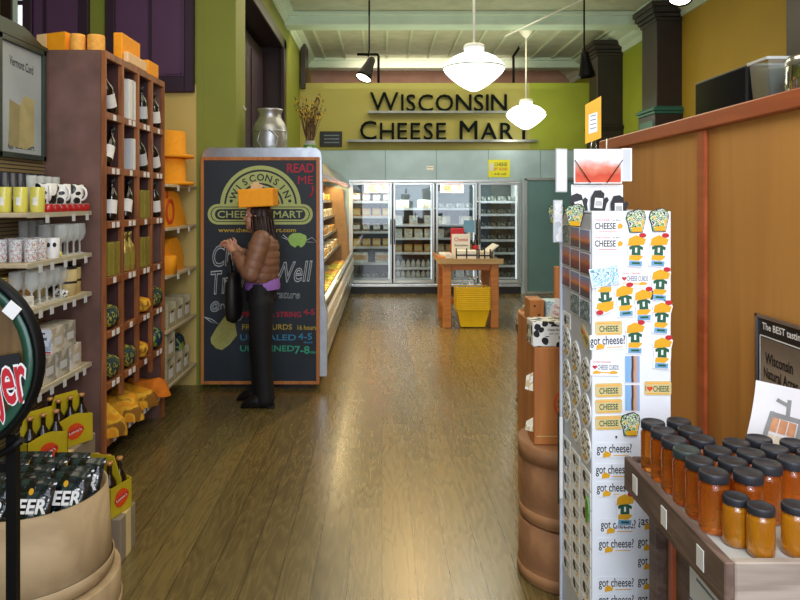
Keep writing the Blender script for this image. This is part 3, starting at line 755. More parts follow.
# curved green cap dipping toward the cube shelf
mb = MB(); P = [(-.62, 2.455), (-.62, 2.535)]
for k in range(21):
    t = k / 20; P.append((-.62 + t * 1.33, 2.505 + .03 * cos(pi * min(1, max(0, (t - .78) / .2)))))
P.append((.71, 2.455))
mb.prism(P, -.07, .02, 'slatwall_cap', frame((0, 0, 0), (0, 1, 0), (0, 0, 1), (1, 0, 0))); cap = mb.build('rack_cap', g)
mb = MB(); mb.tube([(.022, p[0], p[1] + .004) for p in P[1:-1]], .007, 'chrome', 6); mb.build('cap_trim', cap)
SHZ = [1.538, 1.297, 1.074, .668]
for z in SHZ:
    mb = MB(); mb.box(.0, .27, 0, GY1 - GY0 - .006, z - .022, z, 'shelf_board', .004); mb.box(.27, .276, 0, GY1 - GY0 - .006, z - .024, z, 'shelf_edge')
    s = mb.build('shelf', g)
    for k in range(3 if z > 1.5 else 5):
        y = .10 + k * .125 + random.uniform(-.02, .02) if z < 1.5 else (.16, .45, .62)[k]
        MB().box(.277, .281, y, y + .032, z - .052, z - .014, 'grey_paper').build('price_tag', s)
MB().box(0, .24, -.55, GY1 - GY0 - .006, 0, .14, 'black_plastic').build('base_deck', g)
# framed cheese poster on the slatwall
Y0, Y1, Z0, Z1 = 3.42, 3.90, 1.82, 2.45
p = thing('framed_poster', 'framed grey poster of a cheese block hung above the mug shelf', 'poster', (GX + .002, (Y0+Y1)/2, (Z0+Z1)/2))
hw, hh = (Y1-Y0)/2, (Z1-Z0)/2
mb = MB()
for a, b, c, d in ((-hw, -hw+.03, -hh, hh), (hw-.03, hw, -hh, hh), (-hw, hw, -hh, -hh+.03), (-hw, hw, hh-.03, hh)): mb.box(0, .025, a, b, c, d, 'slatwall_cap', .003)
mb.build('poster_frame', p)
mb = MB(); mb.box(.002, .008, -hw+.03, hw-.03, -hh+.03, hh-.03, 'poster_grey')
mb.prism([(-.13, -.22), (-.12, .02), (-.02, .00), (.03, .06), (.13, .05), (.13, -.2), (.05, -.23)], .0085, .0095, 'poster_cheese', facing_posx(0, 0, -.03))
mb.prism([(-.12, .02), (-.02, .00), (-.03, -.22), (-.13, -.22)], .0096, .0099, 'poster_cheese_side', facing_posx(0, 0, -.03))
mb.text('Vermont Curd', .05, 'ink', facing_posx(.008, 0, .19, -.06), w=.24)
mb.text('@ the Mart', .04, 'ink', facing_posx(.008, 0, -.25), w=.27); mb.build('poster_print', p)

def ring_handle(mb, m, r0, z, R_, th=.006, ang=0, T=I4):
    mb.tube([T @ Vector(((r0 - .004 + R_ * sin(t)) * cos(ang), (r0 - .004 + R_ * sin(t)) * sin(ang), z + R_ * 1.15 * cos(t))) for t in [pi * k / 10 for k in range(11)]], th, m, 8)
def make_mug(name, label, m, h=.105, r=.042, handle=None, base=None, decor=None, ang=0):
    t = thing(name, label, 'mug')
    mb = MB(); mb.lathe([(r*.88, 0), (r*.97, .006), (r, h*.3), (r, h*.98), (r*.97, h), (r*.9, h*.98), (r*.88, .012), (.001, .01)], m, 22, caps=False); mb.build('mug_body', t)
    mb = MB(); ring_handle(mb, handle or m, r, h*.52, h*.30, .0065, ang); mb.build('handle', t)
    if decor: decor(t, r, h)
    return t
def print_patch(t, r, h):
    mb = MB(); mb.lathe([(r + .0008, h*.28), (r + .0008, h*.6)], 'goods_white', 8, caps=False, a0=-1.75, a1=-1.15); mb.build('printed_patch', t)
my = Kind(make_mug('yellow_mug', 'yellow mug', 'mug_yellow', .125, .034, 'white_gloss', ang=R(100), decor=print_patch))
ZS = SHZ[0] + .001; gy = lambda d: GY0 + d
for i, d in enumerate((.05, .16, .27)):
    my.put((-1.715 - .075 * (2 - i), gy(.135 + .015*i), ZS), 0, ['yellow mug on the top shelf, farthest from the cow-spotted mugs', 'yellow mug between two other yellow mugs on the top shelf', 'yellow mug on the top shelf next to the cow-spotted mugs'][i])
mc = Kind(make_mug('cow_mug', 'cow mug', 'cow_hide', .105, .052, 'white_gloss', ang=R(-50)))
for i, (x, d, lab) in enumerate(((-1.745, .315, 'cow-spotted mug on the top shelf next to the yellow mugs'), (-1.738, .455, 'large cow-spotted mug in the middle of the top shelf'), (-1.733, .60, 'cow-spotted mug showing its handle at the far end of the top shelf'))):
    mc.put((x, gy(d), ZS + .042), R(20 * i), lab)
mr = Kind(make_mug('red_mug', 'red cup', 'mug_red', .04, .032, ang=R(200)))
k = 0
for d in (.25, .32, .39, .46, .53, .60, .665):
    mr.put((-1.705, gy(d), ZS), 0, 'small red cup at the shelf edge under the cow mugs', 'small red cups on the top shelf')
def slab(label, loc):
    return tag(MB().box(-.06, .06, -.125, .30, 0, .004, 'clear_glass').build('glass_riser', None, loc), label, 'riser')
slab('clear glass riser under the cow-spotted mugs', (-1.735, gy(.37), ZS + .0405 - .003))
def make_glass(name, label, h=.12, r=.032, m='clear_glass', stem=False, cat='glass'):
    mb = MB()
    if stem: mb.lathe([(r*.8, 0), (r*.8, .004), (.006, .01), (.005, h*.4), (r*.7, h*.5), (r, h*.7), (r*.9, h)], m, 14, caps=False)
    else: mb.lathe([(r*.8, 0), (r*.8, .012), (r, h), (r*.95, h), (r*.76, .014)], m, 14, caps=False)
    return tag(mb.build(name), label, cat)
st = Kind(make_glass('beer_stein', 'dark blue stein', .20, .028, 'mug_blue', cat='stein'))
for i in range(6): st.put((-1.915, gy(.22 + i * .075), ZS), 0, 'tall dark blue tumbler standing behind the mugs on the top shelf', 'dark tumblers behind the mugs')
gl = Kind(make_glass('drinking_glass', 'clear glass', .19, .027))
for i in range(4): gl.put((-1.845, gy(.36 + i * .085), ZS), 0, 'tall clear glass behind the cow-spotted mugs on the top shelf', 'clear glasses behind the cow mugs')
ZS = SHZ[1] + .001
mp_ = Kind(make_mug('printed_mug', 'printed mug', 'mug_print', .11, .031, ang=R(92)))
n = 0
for row, x in enumerate((-1.73, -1.83)):
    for i in range(3 if row == 0 else 5):
        if row == 0: x_, d = -1.715 - .068 * (2 - i), .08 + .01 * i
        else: x_, d = -1.722 - .074 * (2 - i % 3), .205
        if i > 2: x_, d = -1.80 - .070 * (i - 3), .318
        mp_.put((x_, gy(d), ZS), 0, 'white mug with grey and red print on the second shelf' , 'printed mugs on the second shelf')
def eyes(t, r, h):
    mb = MB()
    for a in (-92, -48):
        mb.ball(((r+.002)*cos(R(a)), (r+.002)*sin(R(a)), h*.68), (.009, .009, .012), 'ink', 10)
    mb.build('spot_eye', t)
ow = make_mug('spotted_mug', 'white mug with two black eye spots on the second shelf', 'white_gloss', .105, .036, decor=eyes, ang=R(100)); ow.location = (-1.713, gy(.312), ZS)
tag(MB().lathe([(.02, 0), (.026, .012), (.02, .03), (.0, .036)], 'mug_yellow', 12).build('yellow_figurine', None, (-1.715, gy(.37), ZS)), 'small yellow round figurine beside the eyed mug', 'figurine')
gs = Kind(make_glass('stemmed_glass', 'stemmed glass', .17, .034, stem=True))
for i in range(8): gs.put((-1.72 - (i % 2) * .085, gy(.42 + (i // 2) * .076), ZS), 0, 'clear stemmed glass at the far end of the second shelf', 'stemmed glasses on the second shelf')
for i in range(4): gl.put((-1.908, gy(.40 + i * .08), ZS), 0, 'clear straight glass at the back of the second shelf', 'straight glasses at the back of the second shelf')
ZS = SHZ[2] + .001
def make_can(name, label, m, band, h, r, cat='canister'):
    t = thing(name, label, cat)
    MB().lathe([(r, 0), (r, h*.94), (r*.96, h*.95)], m, 18).build('can_body', t)
    MB().lathe([(r + .001, h*.42), (r + .001, h*.5)], band, 18, caps=False).build('band', t)
    MB().lathe([(r*1.02, h*.93), (r*1.02, h), (r*.9, h + .002)], 'black_plastic' if band == 'ink' else 'gold_foil', 18).build('lid', t)
    return t
yc = Kind(make_can('yellow_canister', 'yellow can', 'tan_print', 'ink', .155, .05))
yc.put((-1.745, gy(.55), ZS), 0, 'large yellow canister with black lid on the third shelf by the cube shelf')
yc.put((-1.77, gy(.657), ZS), 0, 'yellow canister half hidden behind another at the end of the third shelf')
yc.put((-1.885, gy(.49), ZS), 0, 'yellow canister with black lid at the back of the third shelf')
bj = Kind(make_can('amber_jar', 'amber jar', 'goods_amber', 'tan_print', .14, .055))
bj.put((-1.893, gy(.35), ZS), 0, 'amber labelled jar at the back of the third shelf beside the yellow canisters')
bj.put((-1.893, gy(.2), ZS), 0, 'amber labelled jar at the back of the third shelf above the white box')
for i in range(10): gs.put((-1.725 - (i % 2) * .08, gy(.13 + (i // 2) * .075), ZS) if i < 10 else 0, 0, 'clear stemmed glass crowded on the third shelf', 'stemmed glasses on the third shelf')
for i, d in enumerate((.40, .46)):
    tag(MB().ball((0, 0, .022), (.024, .024, .022), 'cow_fine', 12).build('cow_figurine', None, (-1.715 - .06*i, gy(d + .05), ZS)), ['cow-spotted round figurine at the edge of the third shelf', 'cow-spotted round figurine set back on the third shelf'][i], 'figurine')
def make_carton(name, label, w, d, h, m, face, cat='box', txt=None):
    t = thing(name, label, cat); mb = MB(); mb.box(-w/2, w/2, -d/2, d/2, 0, h, m, .002); mb.build('carton', t)
    mb = MB(); mb.box(-w/2 + .006, w/2 - .006, -d/2 - .001, -d/2 - .0002, .006, h - .006, face)
    mb.box(-w*.28, w*.28, -d/2 - .0016, -d/2 - .001, h*.55, h*.66, 'rack_edge'); mb.box(-w*.35, w*.2, -d/2 - .0016, -d/2 - .001, h*.78, h*.84, 'ink')
    mb.box(-w/2 + .006, w/2 - .006, -d/2 - .0016, -d/2 - .001, .008, .016, 'red_ink')
    mb.box(w/2 + .0002, w/2 + .001, -d*.3, d*.3, h*.3, h*.6, 'grey_paper'); mb.build('printed_face', t); return t
t = make_carton('glass_carton', 'low white box lying at the near end of the third shelf', .2, .12, .055, 'white_paper', 'box_print'); t.location = (-1.81, gy(.062), ZS)
ZS = SHZ[3] + .001
bx = Kind(make_carton('gift_carton', 'box', .118, .13, .135, 'box_craft', 'box_print'))
bg = Kind(make_carton('gift_carton', 'box', .118, .13, .135, 'box_grey', 'white_paper'))
spots = [(bx, -1.87, .09, 0, 'blue-white gift box in the lower layer beside the keg'), (bg, -1.75, .09, 0, 'white-faced gift box at the front of the lower layer'), (bg, -1.75, .24, 0, 'grey gift box second from the front in the lower layer'),
         (bg, -1.75, .39, 0, 'grey gift box third from the front in the lower layer'), (bx, -1.75, .54, 0, 'craft gift box at the far end of the lower layer'), (bx, -1.87, .25, 0, 'craft gift box behind the lower front row'),
         (bx, -1.87, .10, 1, 'blue-white gift box on the upper layer beside the keg'), (bx, -1.75, .33, 1, 'white gift box with a blue oval on the upper layer'), (bg, -1.75, .47, 1, 'grey gift box at the far end of the upper layer')]
for kd, x, d, lv, lab in spots: kd.put((x, gy(d), ZS + lv * .1362), 0, lab)

# ------------------------------------------------------------------ foam-hat shelves between cube shelf and pilaster
h = thing('wall_shelf_unit', 'cream wall shelves with foam cheese hats and wire bins beside the chalkboard', 'shelf', (-1.6, 5.06, 0))
FZ = [1.72, 1.39, 1.03, .62, .20]
for z in FZ:
    MB().box(-.46, 0, 0, YA - 5.06 - .005, z - .022, z, 'shelf_board', .003).build('shelf', h)
mb = MB(); mb.box(-.47, -.45, 0, YA - 5.06 - .005, 0, 2.1, 'cream_paint'); mb.build('back_panel', h)
for z in FZ[:3]:
    MB().box(.001, .004, .25, .30, z - .05, z - .012, 'white_paper').box(.001, .004, .55, .6, z - .05, z - .012, 'white_paper').build('price_tag', h)
def hat_crown(loc, label):
    t = thing('foam_top_hat', label, 'foam hat', loc)
    MB().lathe([(.20, 0), (.205, .012), (.2, .025), (.14, .03), (.137, .2), (.13, .215), (.02, .216)], 'foam', 26).build('hat_body', t)
    return t
hat_crown((-1.73, 5.5, FZ[0] + .001), 'lower orange foam top hat of the stacked two on the highest wall shelf')
hat_crown((-1.73, 5.5, FZ[0] + .2185), 'orange foam top hat stacked on another on the highest wall shelf')
t = thing('foam_cheese_hat', 'orange foam cheese wedge with red round hole on the second wall shelf', 'foam hat', (-1.80, 5.12, FZ[1] + .001))
mb = MB(); mb.prism([(0, 0), (.66, 0), (.62, .06), (.42, .26), (.30, .28), (0, .28)], -.14, .14, 'foam', frame((0, 0, 0), (0, 1, 0), (0, 0, 1), (1, 0, 0))); mb.build('foam_body', t)
mb = MB(); mb.lathe([(.1, 0), (.1, .008), (.075, .008), (.07, -.012), (.02, -.014)], 'foam_red', 22, facing_posx(.142, .19, .12), caps=False); mb.lathe([(.001, 0), (.068, 0)], 'foam', 20, facing_posx(.1425, .19, .12), caps=False)
mb.lathe([(.03, 0), (.03, .004), (.001, .004)], 'foam_red', 14, facing_posx(.141, .12, .25), caps=False); mb.build('hole', t)
t = thing('foam_cheese_hat', 'rounded orange foam cheese half on the third wall shelf', 'foam hat', (-1.79, 5.14, FZ[2] + .001))
mb = MB(); mb.prism([(0, 0), (.56, 0), (.55, .08), (.48, .2), (.36, .27), (.22, .26), (.08, .2), (0, .1)], -.13, .13, 'foam', frame((0, 0, 0), (0, 1, 0), (0, 0, 1), (1, 0, 0))); mb.build('foam_body', t)
mb = MB(); mb.lathe([(.08, 0), (.08, .13), (.07, .14), (.01, .14)], 'foam', 18, Matrix.Translation((.12, .12, 0))); mb.build('foam_plug', t)
def make_bin(name, label):
    t = thing(name, label, 'bin'); w, d, hh = .17, .19, .19
    mb = MB(); mb.box(-w/2, w/2, -d/2, d/2, 0, .008, 'wire_bin'); mb.box(-w/2, -w/2+.006, -d/2, d/2, 0, hh, 'wire_bin')
    mb.box(-w/2, w/2, -d/2, -d/2+.006, 0, hh, 'wire_bin'); mb.box(-w/2, w/2, d/2-.006, d/2, 0, hh, 'wire_bin'); mb.box(w/2-.006, w/2, -d/2, d/2, 0, hh*.72, 'wire_bin')
    for y in (-d/2, d/2): mb.box(w/2 - .016, w/2 + .002, y - .005, y + .005, 0, hh, 'wire_bin')
    mb.build('bin_body', t); MB().box(w/2 + .001, w/2 + .003, -.05, .05, .04, .11, 'white_paper').build('bin_label', t)
    MB().box(w/2 + .001, w/2 + .0035, -.02, .02, .115, .13, 'ink').build('bin_grip', t); return t
bn = Kind(make_bin('storage_bin', 'bin'))
for i, d in enumerate((.17, .37, .57)): bn.put((-1.70, 5.06 + d, FZ[3] + .001), 0, 'pale storage bin on the upper bin shelf, %s from the cube shelf' % ORD[i])
for i, d in enumerate((.14, .34, .54)): bn.put((-1.70, 5.06 + d, FZ[4] + .001), 0, 'pale storage bin on the lowest shelf, %s from the cube shelf' % ORD[i])
bn.put((-1.70, 5.06 + .14, FZ[4] + .193), 0, 'pale storage bin stacked on another at the cube shelf end')
make_heap('navy_shirt', 'navy cloth heap lying on top of the lowest storage bins', 'shirt_navy', .17, .32, .10, 71, (-1.71, 5.06 + .50, FZ[4] + .192))

# ------------------------------------------------------------------ beer corner in front
def make_beer():
    t = thing('beer_bottle', 'beer', 'bottle')
    MB().lathe(bottle_prof(.23, .0305), 'bottle_brown', 14).build('glass_body', t)
    MB().lathe([(.0135, .219), (.0145, .225), (.0145, .2315), (.012, .2335), (.001, .234)], 'bottle_cap', 12).build('bottle_cap', t); return t
beer = Kind(make_beer())
def make_carrier():
    t = thing('six_pack_carrier', 'carrier', 'carrier'); w, d, hh = .20, .142, .155
    mb = MB()
    mb.box(-w/2, w/2, -d/2, d/2, 0, .003, 'carrier_yellow')
    mb.prism([(-w/2, 0), (w/2, 0), (w/2, hh*.86), (.02, hh), (-.02, hh), (-w/2, hh*.86)], d/2 - .003, d/2, 'carrier_yellow', facing_cam(0, 0, 0)); mb.prism([(-w/2, 0), (w/2, 0), (w/2, hh*.86), (.02, hh), (-.02, hh), (-w/2, hh*.86)], -d/2, -d/2 + .003, 'carrier_yellow', facing_cam(0, 0, 0))
    mb.box(-w/2, -w/2+.003, -d/2, d/2, 0, hh*.86, 'carrier_yellow'); mb.box(w/2-.003, w/2, -d/2, d/2, 0, hh*.86, 'carrier_yellow'); mb.build('carrier_body', t)
    mb = MB(); mb.prism([(-w/2, 0), (w/2, 0), (w/2, .15), (w*.3, .25), (-w*.3, .25), (-w/2, .15)], -.0015, .0015, 'carrier_yellow', facing_cam(0, 0, 0)); mb.build('handle_panel', t)
    mb = MB()
    for T in (facing_cam(0, -d/2 - .001, .07), frame((w/2 + .001, 0, .07), (0, 1, 0), (0, 0, 1))):
        mb.prism([(.045*cos(a) * (1 + .12*cos(3*a)), .04*sin(a)) for a in [2*pi*k/18 for k in range(18)]], 0, .0006, 'foam_red', T); mb.prism([(-.045, -.012), (.045, .0), (.045, .016), (-.045, .006)], .0007, .0012, 'red_ink', T)
        mb.text("Leinie's", .013, 'white_paper', T @ Matrix.Rotation(.12, 4, 'Z'), w=.07, lift=.0014)
        mb.build('printed_emblem', t); mb = MB()
    mb.bm.free(); return t
car = Kind(make_carrier())
def stand_carton(x0, x1, y0, y1, z0, z1, label):
    t = thing('cardboard_carton', label, 'carton', ((x0+x1)/2, (y0+y1)/2, z0)); a, b = (x1-x0)/2, (y1-y0)/2
    MB().box(-a, a, -b, b, 0, z1 - z0, 'carton', .004).build('carton_body', t)
    MB().box(-a - .0005, a + .0005, -.03, .03, -.0001 + .002, z1 - z0 + .0006, 'tan_print').build('tape', t)
def six(x, y, z, rz, lab, blab):
    car.put((x, y, z), rz, lab); c, s = cos(rz), sin(rz)
    for i in (-1, 0, 1):
        for j in (-1, 1):
            dx, dy = i * .064, j * .033
            beer.put((x + c*dx - s*dy, y + s*dx + c*dy, z + .0035), 0, blab, blab.split(' standing')[0] + ' group')
stand_carton(-1.42, -1.145, 2.98, 3.16, 0, .20, 'cardboard carton behind the chip tub carrying a beer six-pack')
six(-1.26, 3.07, .201, R(-18), 'yellow six-pack carrier on the carton behind the tub', 'brown beer bottle standing in the carrier beside the tub')
stand_carton(-1.68, -1.50, 3.0, 3.56, 0, .385, 'tall cardboard carton under the mug rack carrying beer six-packs')
six(-1.58, 3.13, .386, R(60), 'yellow six-pack carrier on the tall carton, next to the mug rack shelf', 'brown beer bottle standing in the front carrier on the tall carton')
six(-1.58, 3.40, .386, R(60), 'yellow six-pack carrier at the back of the tall carton', 'brown beer bottle standing in the back carrier on the tall carton')
# bentwood tub of chip bags on a lower round box
def round_box(name, label, r, h, loc, m='bent_wood', lidh=.0, taper=0, open_=False, cat='box', seg=48):
    t = thing(name, label, cat, loc); mb = MB()
    if open_: mb.lathe([(r*.97, 0), (r, .004), (r - taper, h), (r - taper - .008, h), (r - .012, .2), (.001, .2)], m, seg, caps=False)
    else: mb.lathe([(r*.98, 0), (r, .006), (r, h - .006), (r*.98, h)], m, seg)
    mb.build('box_wall', t)
    mb = MB(); mb.lathe([(r + .001, .012), (r + .006, .014), (r + .006, .05), (r + .001, .054)], m, seg, caps=False); 
    mb.build('hoop', t)
    if lidh: mb = MB(); mb.lathe([(r + .001, h - lidh), (r + .008, h - lidh), (r + .008, h + .001), (r*.98, h + .003), (.001, h + .003)], m, seg, caps=False); mb.build('lid', t)
    return t
TX_, TY_ = -1.345, 2.6
round_box('round_wooden_box', 'wide low round wooden box on the floor under the chip tub', .325, .165, (TX_, TY_, 0))
round_box('round_wooden_tub', 'pale bentwood tub full of black chip bags', .295, .325, (TX_, TY_, .17), open_=True, cat='tub', taper=.018)
def make_bag(seed, w=.15, h=.2):
    rnd = random.Random(seed); t = thing('chip_bag', 'bag', 'bag'); ph = [rnd.uniform(0, 6) for _ in range(6)]
    mb = MB()
    def side(s):
        def fn(u, v):
            a, b = (u - .5) * 2, (v - .5) * 2
            puff = max(0, (1 - a**4) * (1 - b**4)) ** .7 * .019
            wr = .004 * sin(9*a + ph[0]) * sin(7*b + ph[1]) + .003 * sin(15*b + ph[2] + 4*a)
            e = 1 - .05 * (1 - abs(b)) 
            return Vector((a * w/2 * e, b * h/2, s * (puff + (wr if puff > .006 else 0)) + .006 * sin(2*a + ph[3]) * a))
        return fn
    mb.grid(side(1), 16, 18, 'bag_art'); mb.grid(side(-1), 16, 18, 'bag_black'); mb.build('bag_film', t)
    mb = MB(); T = Matrix.Translation((0, -.0, .027))
    mb.text('BEER', .05, 'white_gloss', T, w=.14, bold=.03); mb.text('CHIPS', .02, 'white_gloss', Matrix.Translation((.0, -.055, .026)), w=.06)
    mb.prism([(.009*cos(a), .012*sin(a)) for a in [2*pi*k/12 for k in range(12)]], .025, .026, 'gold_ink', Matrix.Translation((.0, .05, 0))); mb.build('bag_lettering', t)
    return t
bag = Kind(make_bag(3))
BG = []
for j, y in enumerate((-.13, -.06, .01, .08, .15)):
    n = 2 if j in (0, 4) else 3
    for i in range(n):
        BG.append(((i - (n - 1) / 2) * .155 + (.008 if j % 2 else -.008), y, .004 * ((i * 2 + j) % 3), 60, 1.5 * ((i + 2*j) % 3 - 1)))
BW = ['front row of the tub', 'second row of the tub', 'third row of the tub', 'fourth row of the tub', 'back row of the tub']
cnt = {}
for k, (dx, dy, dz, tilt, yaw) in enumerate(BG):
    j = int(round((dy + .13) / .07)); i = cnt[j] = cnt.get(j, -1) + 1
    o = bag.put((TX_ + dx, TY_ + dy, .372 + .105 * sin(R(tilt)) + .012 + dz), 0, 'black BEER chip bag in the %s, %s from the aisle' % (BW[j], ORD[(2 if j in (0, 4) else 3) - 1 - i])); o.rotation_euler = (R(tilt), 0, R(yaw))
# half of a beer barrel on a black stand
KX, KY, KZ, KR = -1.005, 1.56, 1.23, .222
k = thing('beer_keg', 'dark wooden display keg head with green rim and red lettering on its head', 'keg', (KX, KY, KZ))
T = facing_cam(0, 0, 0)
mb = MB(); mb.lathe([(.001, -.1), (KR*.80, -.1), (KR*.9, -.05), (KR, 0)], 'keg_wood', 48, T, caps=False); mb.build('keg_staves', k)
mb = MB(); mb.lathe([(KR*.82, -.012), (.001, -.012)], 'keg_wood', 48, T, caps=False); hd = mb.build('keg_head', k)
mb = MB(); mb.lathe([(KR*.82, -.014), (KR*.83, .004), (KR*.93, .008), (KR*.94, 0)], 'keg_rim', 48, T, caps=False); mb.lathe([(KR*.94, 0), (KR*.95, .01), (KR*1.0, .008), (KR*1.01, -.02)], 'black_metal', 48, T, caps=False); mb.build('keg_rim', k)
mb = MB(); tt = facing_cam(.158, .004, -.058, .17) @ Matrix.Translation((0, 0, .01))
mb.prism([(-.16, .0), (.03, .0), (.03, .075), (-.16, .075)], -.001, .0006, 'ink', tt)
for off, m, l in ((.045, 'white_paper', .001), (.014, 'red_ink', .0025)): mb.text('jer', .165 if off > .02 else .155, m, tt, w=.083 if off > .02 else .075, bold=off, lift=l)
mb.build('keg_lettering', hd)
mb = MB(); mb.box(-.016, .016, -.002, .001, -.016, .016, 'white_paper', T=Matrix.Translation((.165, -.016, .12)) @ Matrix.Rotation(R(40), 4, 'Y')); mb.build('sticker', k)
s = thing('keg_stand', 'black steel stand with upright posts carrying the beer keg', 'stand', (KX, KY, 0))
zt = KZ - KR - .035
for x in (-.125, .125):
    MB().box(x - .012, x + .012, .05, .074, 0, zt + .07, 'black_metal', .002).build('leg', s)
for z in (.3, zt - .02): MB().box(-.125, .125, .054, .070, z, z + .02, 'black_metal').build('brace', s)
for x in (-.125, .125): MB().box(x - .012, x + .012, -.08, .2, .0, .02, 'black_metal').build('foot', s)
MB().tube([(KR*1.13*cos(a), .035, KR*1.13*sin(a) + KZ) for a in [pi + R(50) + (pi - 2*R(50)) * i / 14 for i in range(15)]], .010, 'black_metal', 6).build('cradle', s)
# ------------------------------------------------------------------ glass-door coolers across the back
def cooler():
    t = thing('glass_door_cooler', 'four-door lit glass cooler across the back wall under the store sign', 'cooler', ((CX0 + CX1) / 2, YB, 0))
    ox = (CX0 + CX1) / 2; W = CX1 - CX0; D = .75
    mb = MB(); a = W/2 - .02
    mb.box(-a, a, D, D + .03, .12, 1.93, 'cold_dark'); mb.box(-a, a, .03, D, 1.90, 1.93, 'white_plastic'); mb.box(-a, a, .03, D, .12, .16, 'white_plastic')
    for s in (-1, 1): mb.box(s*a - .012, s*a + .012, .03, D, .12, 1.93, 'white_plastic')
    mb.build('cabinet', t)
    MB().box(-W/2, W/2, -.0, .1, 0, .14, 'black_plastic').box(-W/2, W/2, -.02, .0, .12, .165, 'aluminium', .004).build('kick_plate', t)
    mb = MB(); xs = [-W/2, W/2]
    mb.box(-W/2, W/2, -.03, .02, 1.905, 1.945, 'aluminium', .006)
    for s in (-1, 1): mb.box(s*(W/2 - .015) - .02, s*(W/2 - .015) + .02, -.03, .02, .16, 1.91, 'aluminium', .006)
    mb.build('front_frame', t)
    dw = (W - .04) / 4
    for i in range(4):
        x0 = -W/2 + .02 + i*dw; x1 = x0 + dw; e = .012; f = .05
        mb = MB()
        for p, q, r, s in ((x0+e, x0+f, .185, 1.895), (x1-f, x1-e, .185, 1.895), (x0+f, x1-f, .185, .235), (x0+f, x1-f, 1.855, 1.895)): mb.box(p, q, -.055, -.02, r, s, 'aluminium', .006)
        d = mb.build('cooler_door', t)
        MB().box(x0 + f, x1 - f, -.042, -.036, .235, 1.855, 'door_glass').build('glass_pane', d)
        hxx = x1 - .03 if i % 2 == 0 else x0 + .03
        MB().tube([(hxx, -.055, .85), (hxx, -.09, .87), (hxx, -.09, 1.25), (hxx, -.055, 1.27)], .008, 'black_plastic', 6).build('door_handle', d)
        MB().box(x1 - f - .02, x1 - f - .002, .0, .03, .25, 1.85, 'cool_tube').box(x1 - f - .024, x1 - f, .03, .034, .25, 1.85, 'white_plastic').build('light_strip', t)
        n = 6 if i < 3 else 7
        for k in range(n):
            z = ZSH[i][k]
            mb = MB(); mb.box(x0 + .035, x1 - .035, .09, D - .03, z - .016, z, 'white_plastic' if i in (1, 3) else 'grey_paper'); mb.box(x0 + .035, x1 - .035, .078, .09, z - .035, z + .004, 'white_gloss' if i in (1, 3) else 'grey_paper'); mb.build('shelf', t)
    for i in range(4):
        l = area('cooler_light', (ox - W/2 + .02 + (i + .5) * dw, YB + .02, 1.86), (R(28), 0, 0), (.6, .06), (8, 10, 8, 7)[i], '#f4fbff')
    return t, ox, W, dw
ZSH = [[.26, .52, .80, 1.06, 1.32, 1.58], [.26, .44, .70, .95, 1.18, 1.46], [.26, .44, .70, .95, 1.18, 1.46], [.27, .48, .70, .92, 1.14, 1.36, 1.58]]
cl, cox, cW, cdw = cooler()
def small_block(name, label, w, d, h, m, cat='cheese', band=None, bev=.006):
    mb = MB(); mb.box(-w/2, w/2, -d/2, d/2, 0, h, m, bev)
    if band: mb.box(-w/2 + .01, w/2 - .01, -d/2 - .001, -d/2 + .001, h*.25, h*.75, band)
    return tag(mb.build(name), label, cat)
def wedge_pack(name, label, m, s=.1):
    mb = MB(); mb.prism([(-s, -s*.5), (s, -s*.5), (s*.4, s*.8), (-s*.4, s*.8)], 0, s*.9, m); return tag(mb.build(name), label, 'cheese')
def white_bottle(name, label, h=.13, r=.035):
    mb = MB(); mb.lathe([(r, 0), (r, h*.6), (r*.45, h*.8), (r*.45, h*.88)], 'white_gloss', 12); mb.lathe([(r*.5, h*.86), (r*.5, h), (.001, h)], 'blue_ink', 10, caps=False); return tag(mb.build(name), label, 'bottle')
def wheel(name, label, r=.12, h=.14, m='goods_cream'):
    return tag(MB().lathe([(r*.95, 0), (r, .008), (r, h - .01), (r*.94, h)], m, 20).build(name), label, 'cheese')
K_am = Kind(small_block('wrapped_cheese', 'c', .14, .11, .13, 'goods_amber', band='tan_print'))
K_br = Kind(small_block('wrapped_cheese', 'c', .13, .12, .14, 'goods_brown', band='goods_white'))
K_cr = Kind(small_block('wrapped_cheese', 'c', .14, .12, .15, 'goods_cream', band='goods_white'))
K_dk = Kind(small_block('wrapped_cheese', 'c', .13, .12, .075, 'goods_dark'))
K_wh = Kind(wheel('round_cheese', 'c'))
K_wb = Kind(white_bottle('white_bottle', 'c'))
K_bx = Kind(small_block('printed_box', 'c', .26, .14, .17, 'goods_white', 'box', 'goods_amber', .004))
DOORS = ['first cooler door', 'second cooler door', 'third cooler door', 'fourth cooler door']
def stock(i, k, kinds, n, lab, jit=.01):
    ins = .17 if kinds[0] in (K_wh, K_bx) else .10; x0 = cox - cW/2 + .02 + i*cdw + ins; x1 = x0 + cdw - 2*ins; z = ZSH[i][k] + .001
    for q in range(n):
        kd = kinds[q % len(kinds)]; x = x0 + (x1 - x0) * (q / (n - 1) if n > 1 else .5)
        kd.put((x, YB + .215 + random.uniform(0, jit), z), random.uniform(-.05, .05), '%s, %s shelf up behind the %s from the deli case' % (lab, ORD[k], DOORS[i]), '%s, %s shelf, %s' % (lab, ORD[k], DOORS[i]))
stock(0, 5, [K_br], 4, 'dim brown cheese packs'.replace('packs', 'pack')); stock(0, 4, [K_am], 4, 'amber cheese pack'); stock(0, 3, [K_br], 4, 'brown cheese pack'); stock(0, 2, [K_am], 4, 'amber cheese pack')
stock(0, 1, [K_bx], 2, 'white printed box'); stock(0, 0, [K_dk], 4, 'dark pack')
stock(1, 5, [K_wh], 2, 'cream cheese wheel'); stock(1, 4, [K_cr], 3, 'cream cheese block'); stock(1, 3, [K_cr], 4, 'cream cheese block'); stock(1, 2, [K_am], 4, 'amber cheese pack')
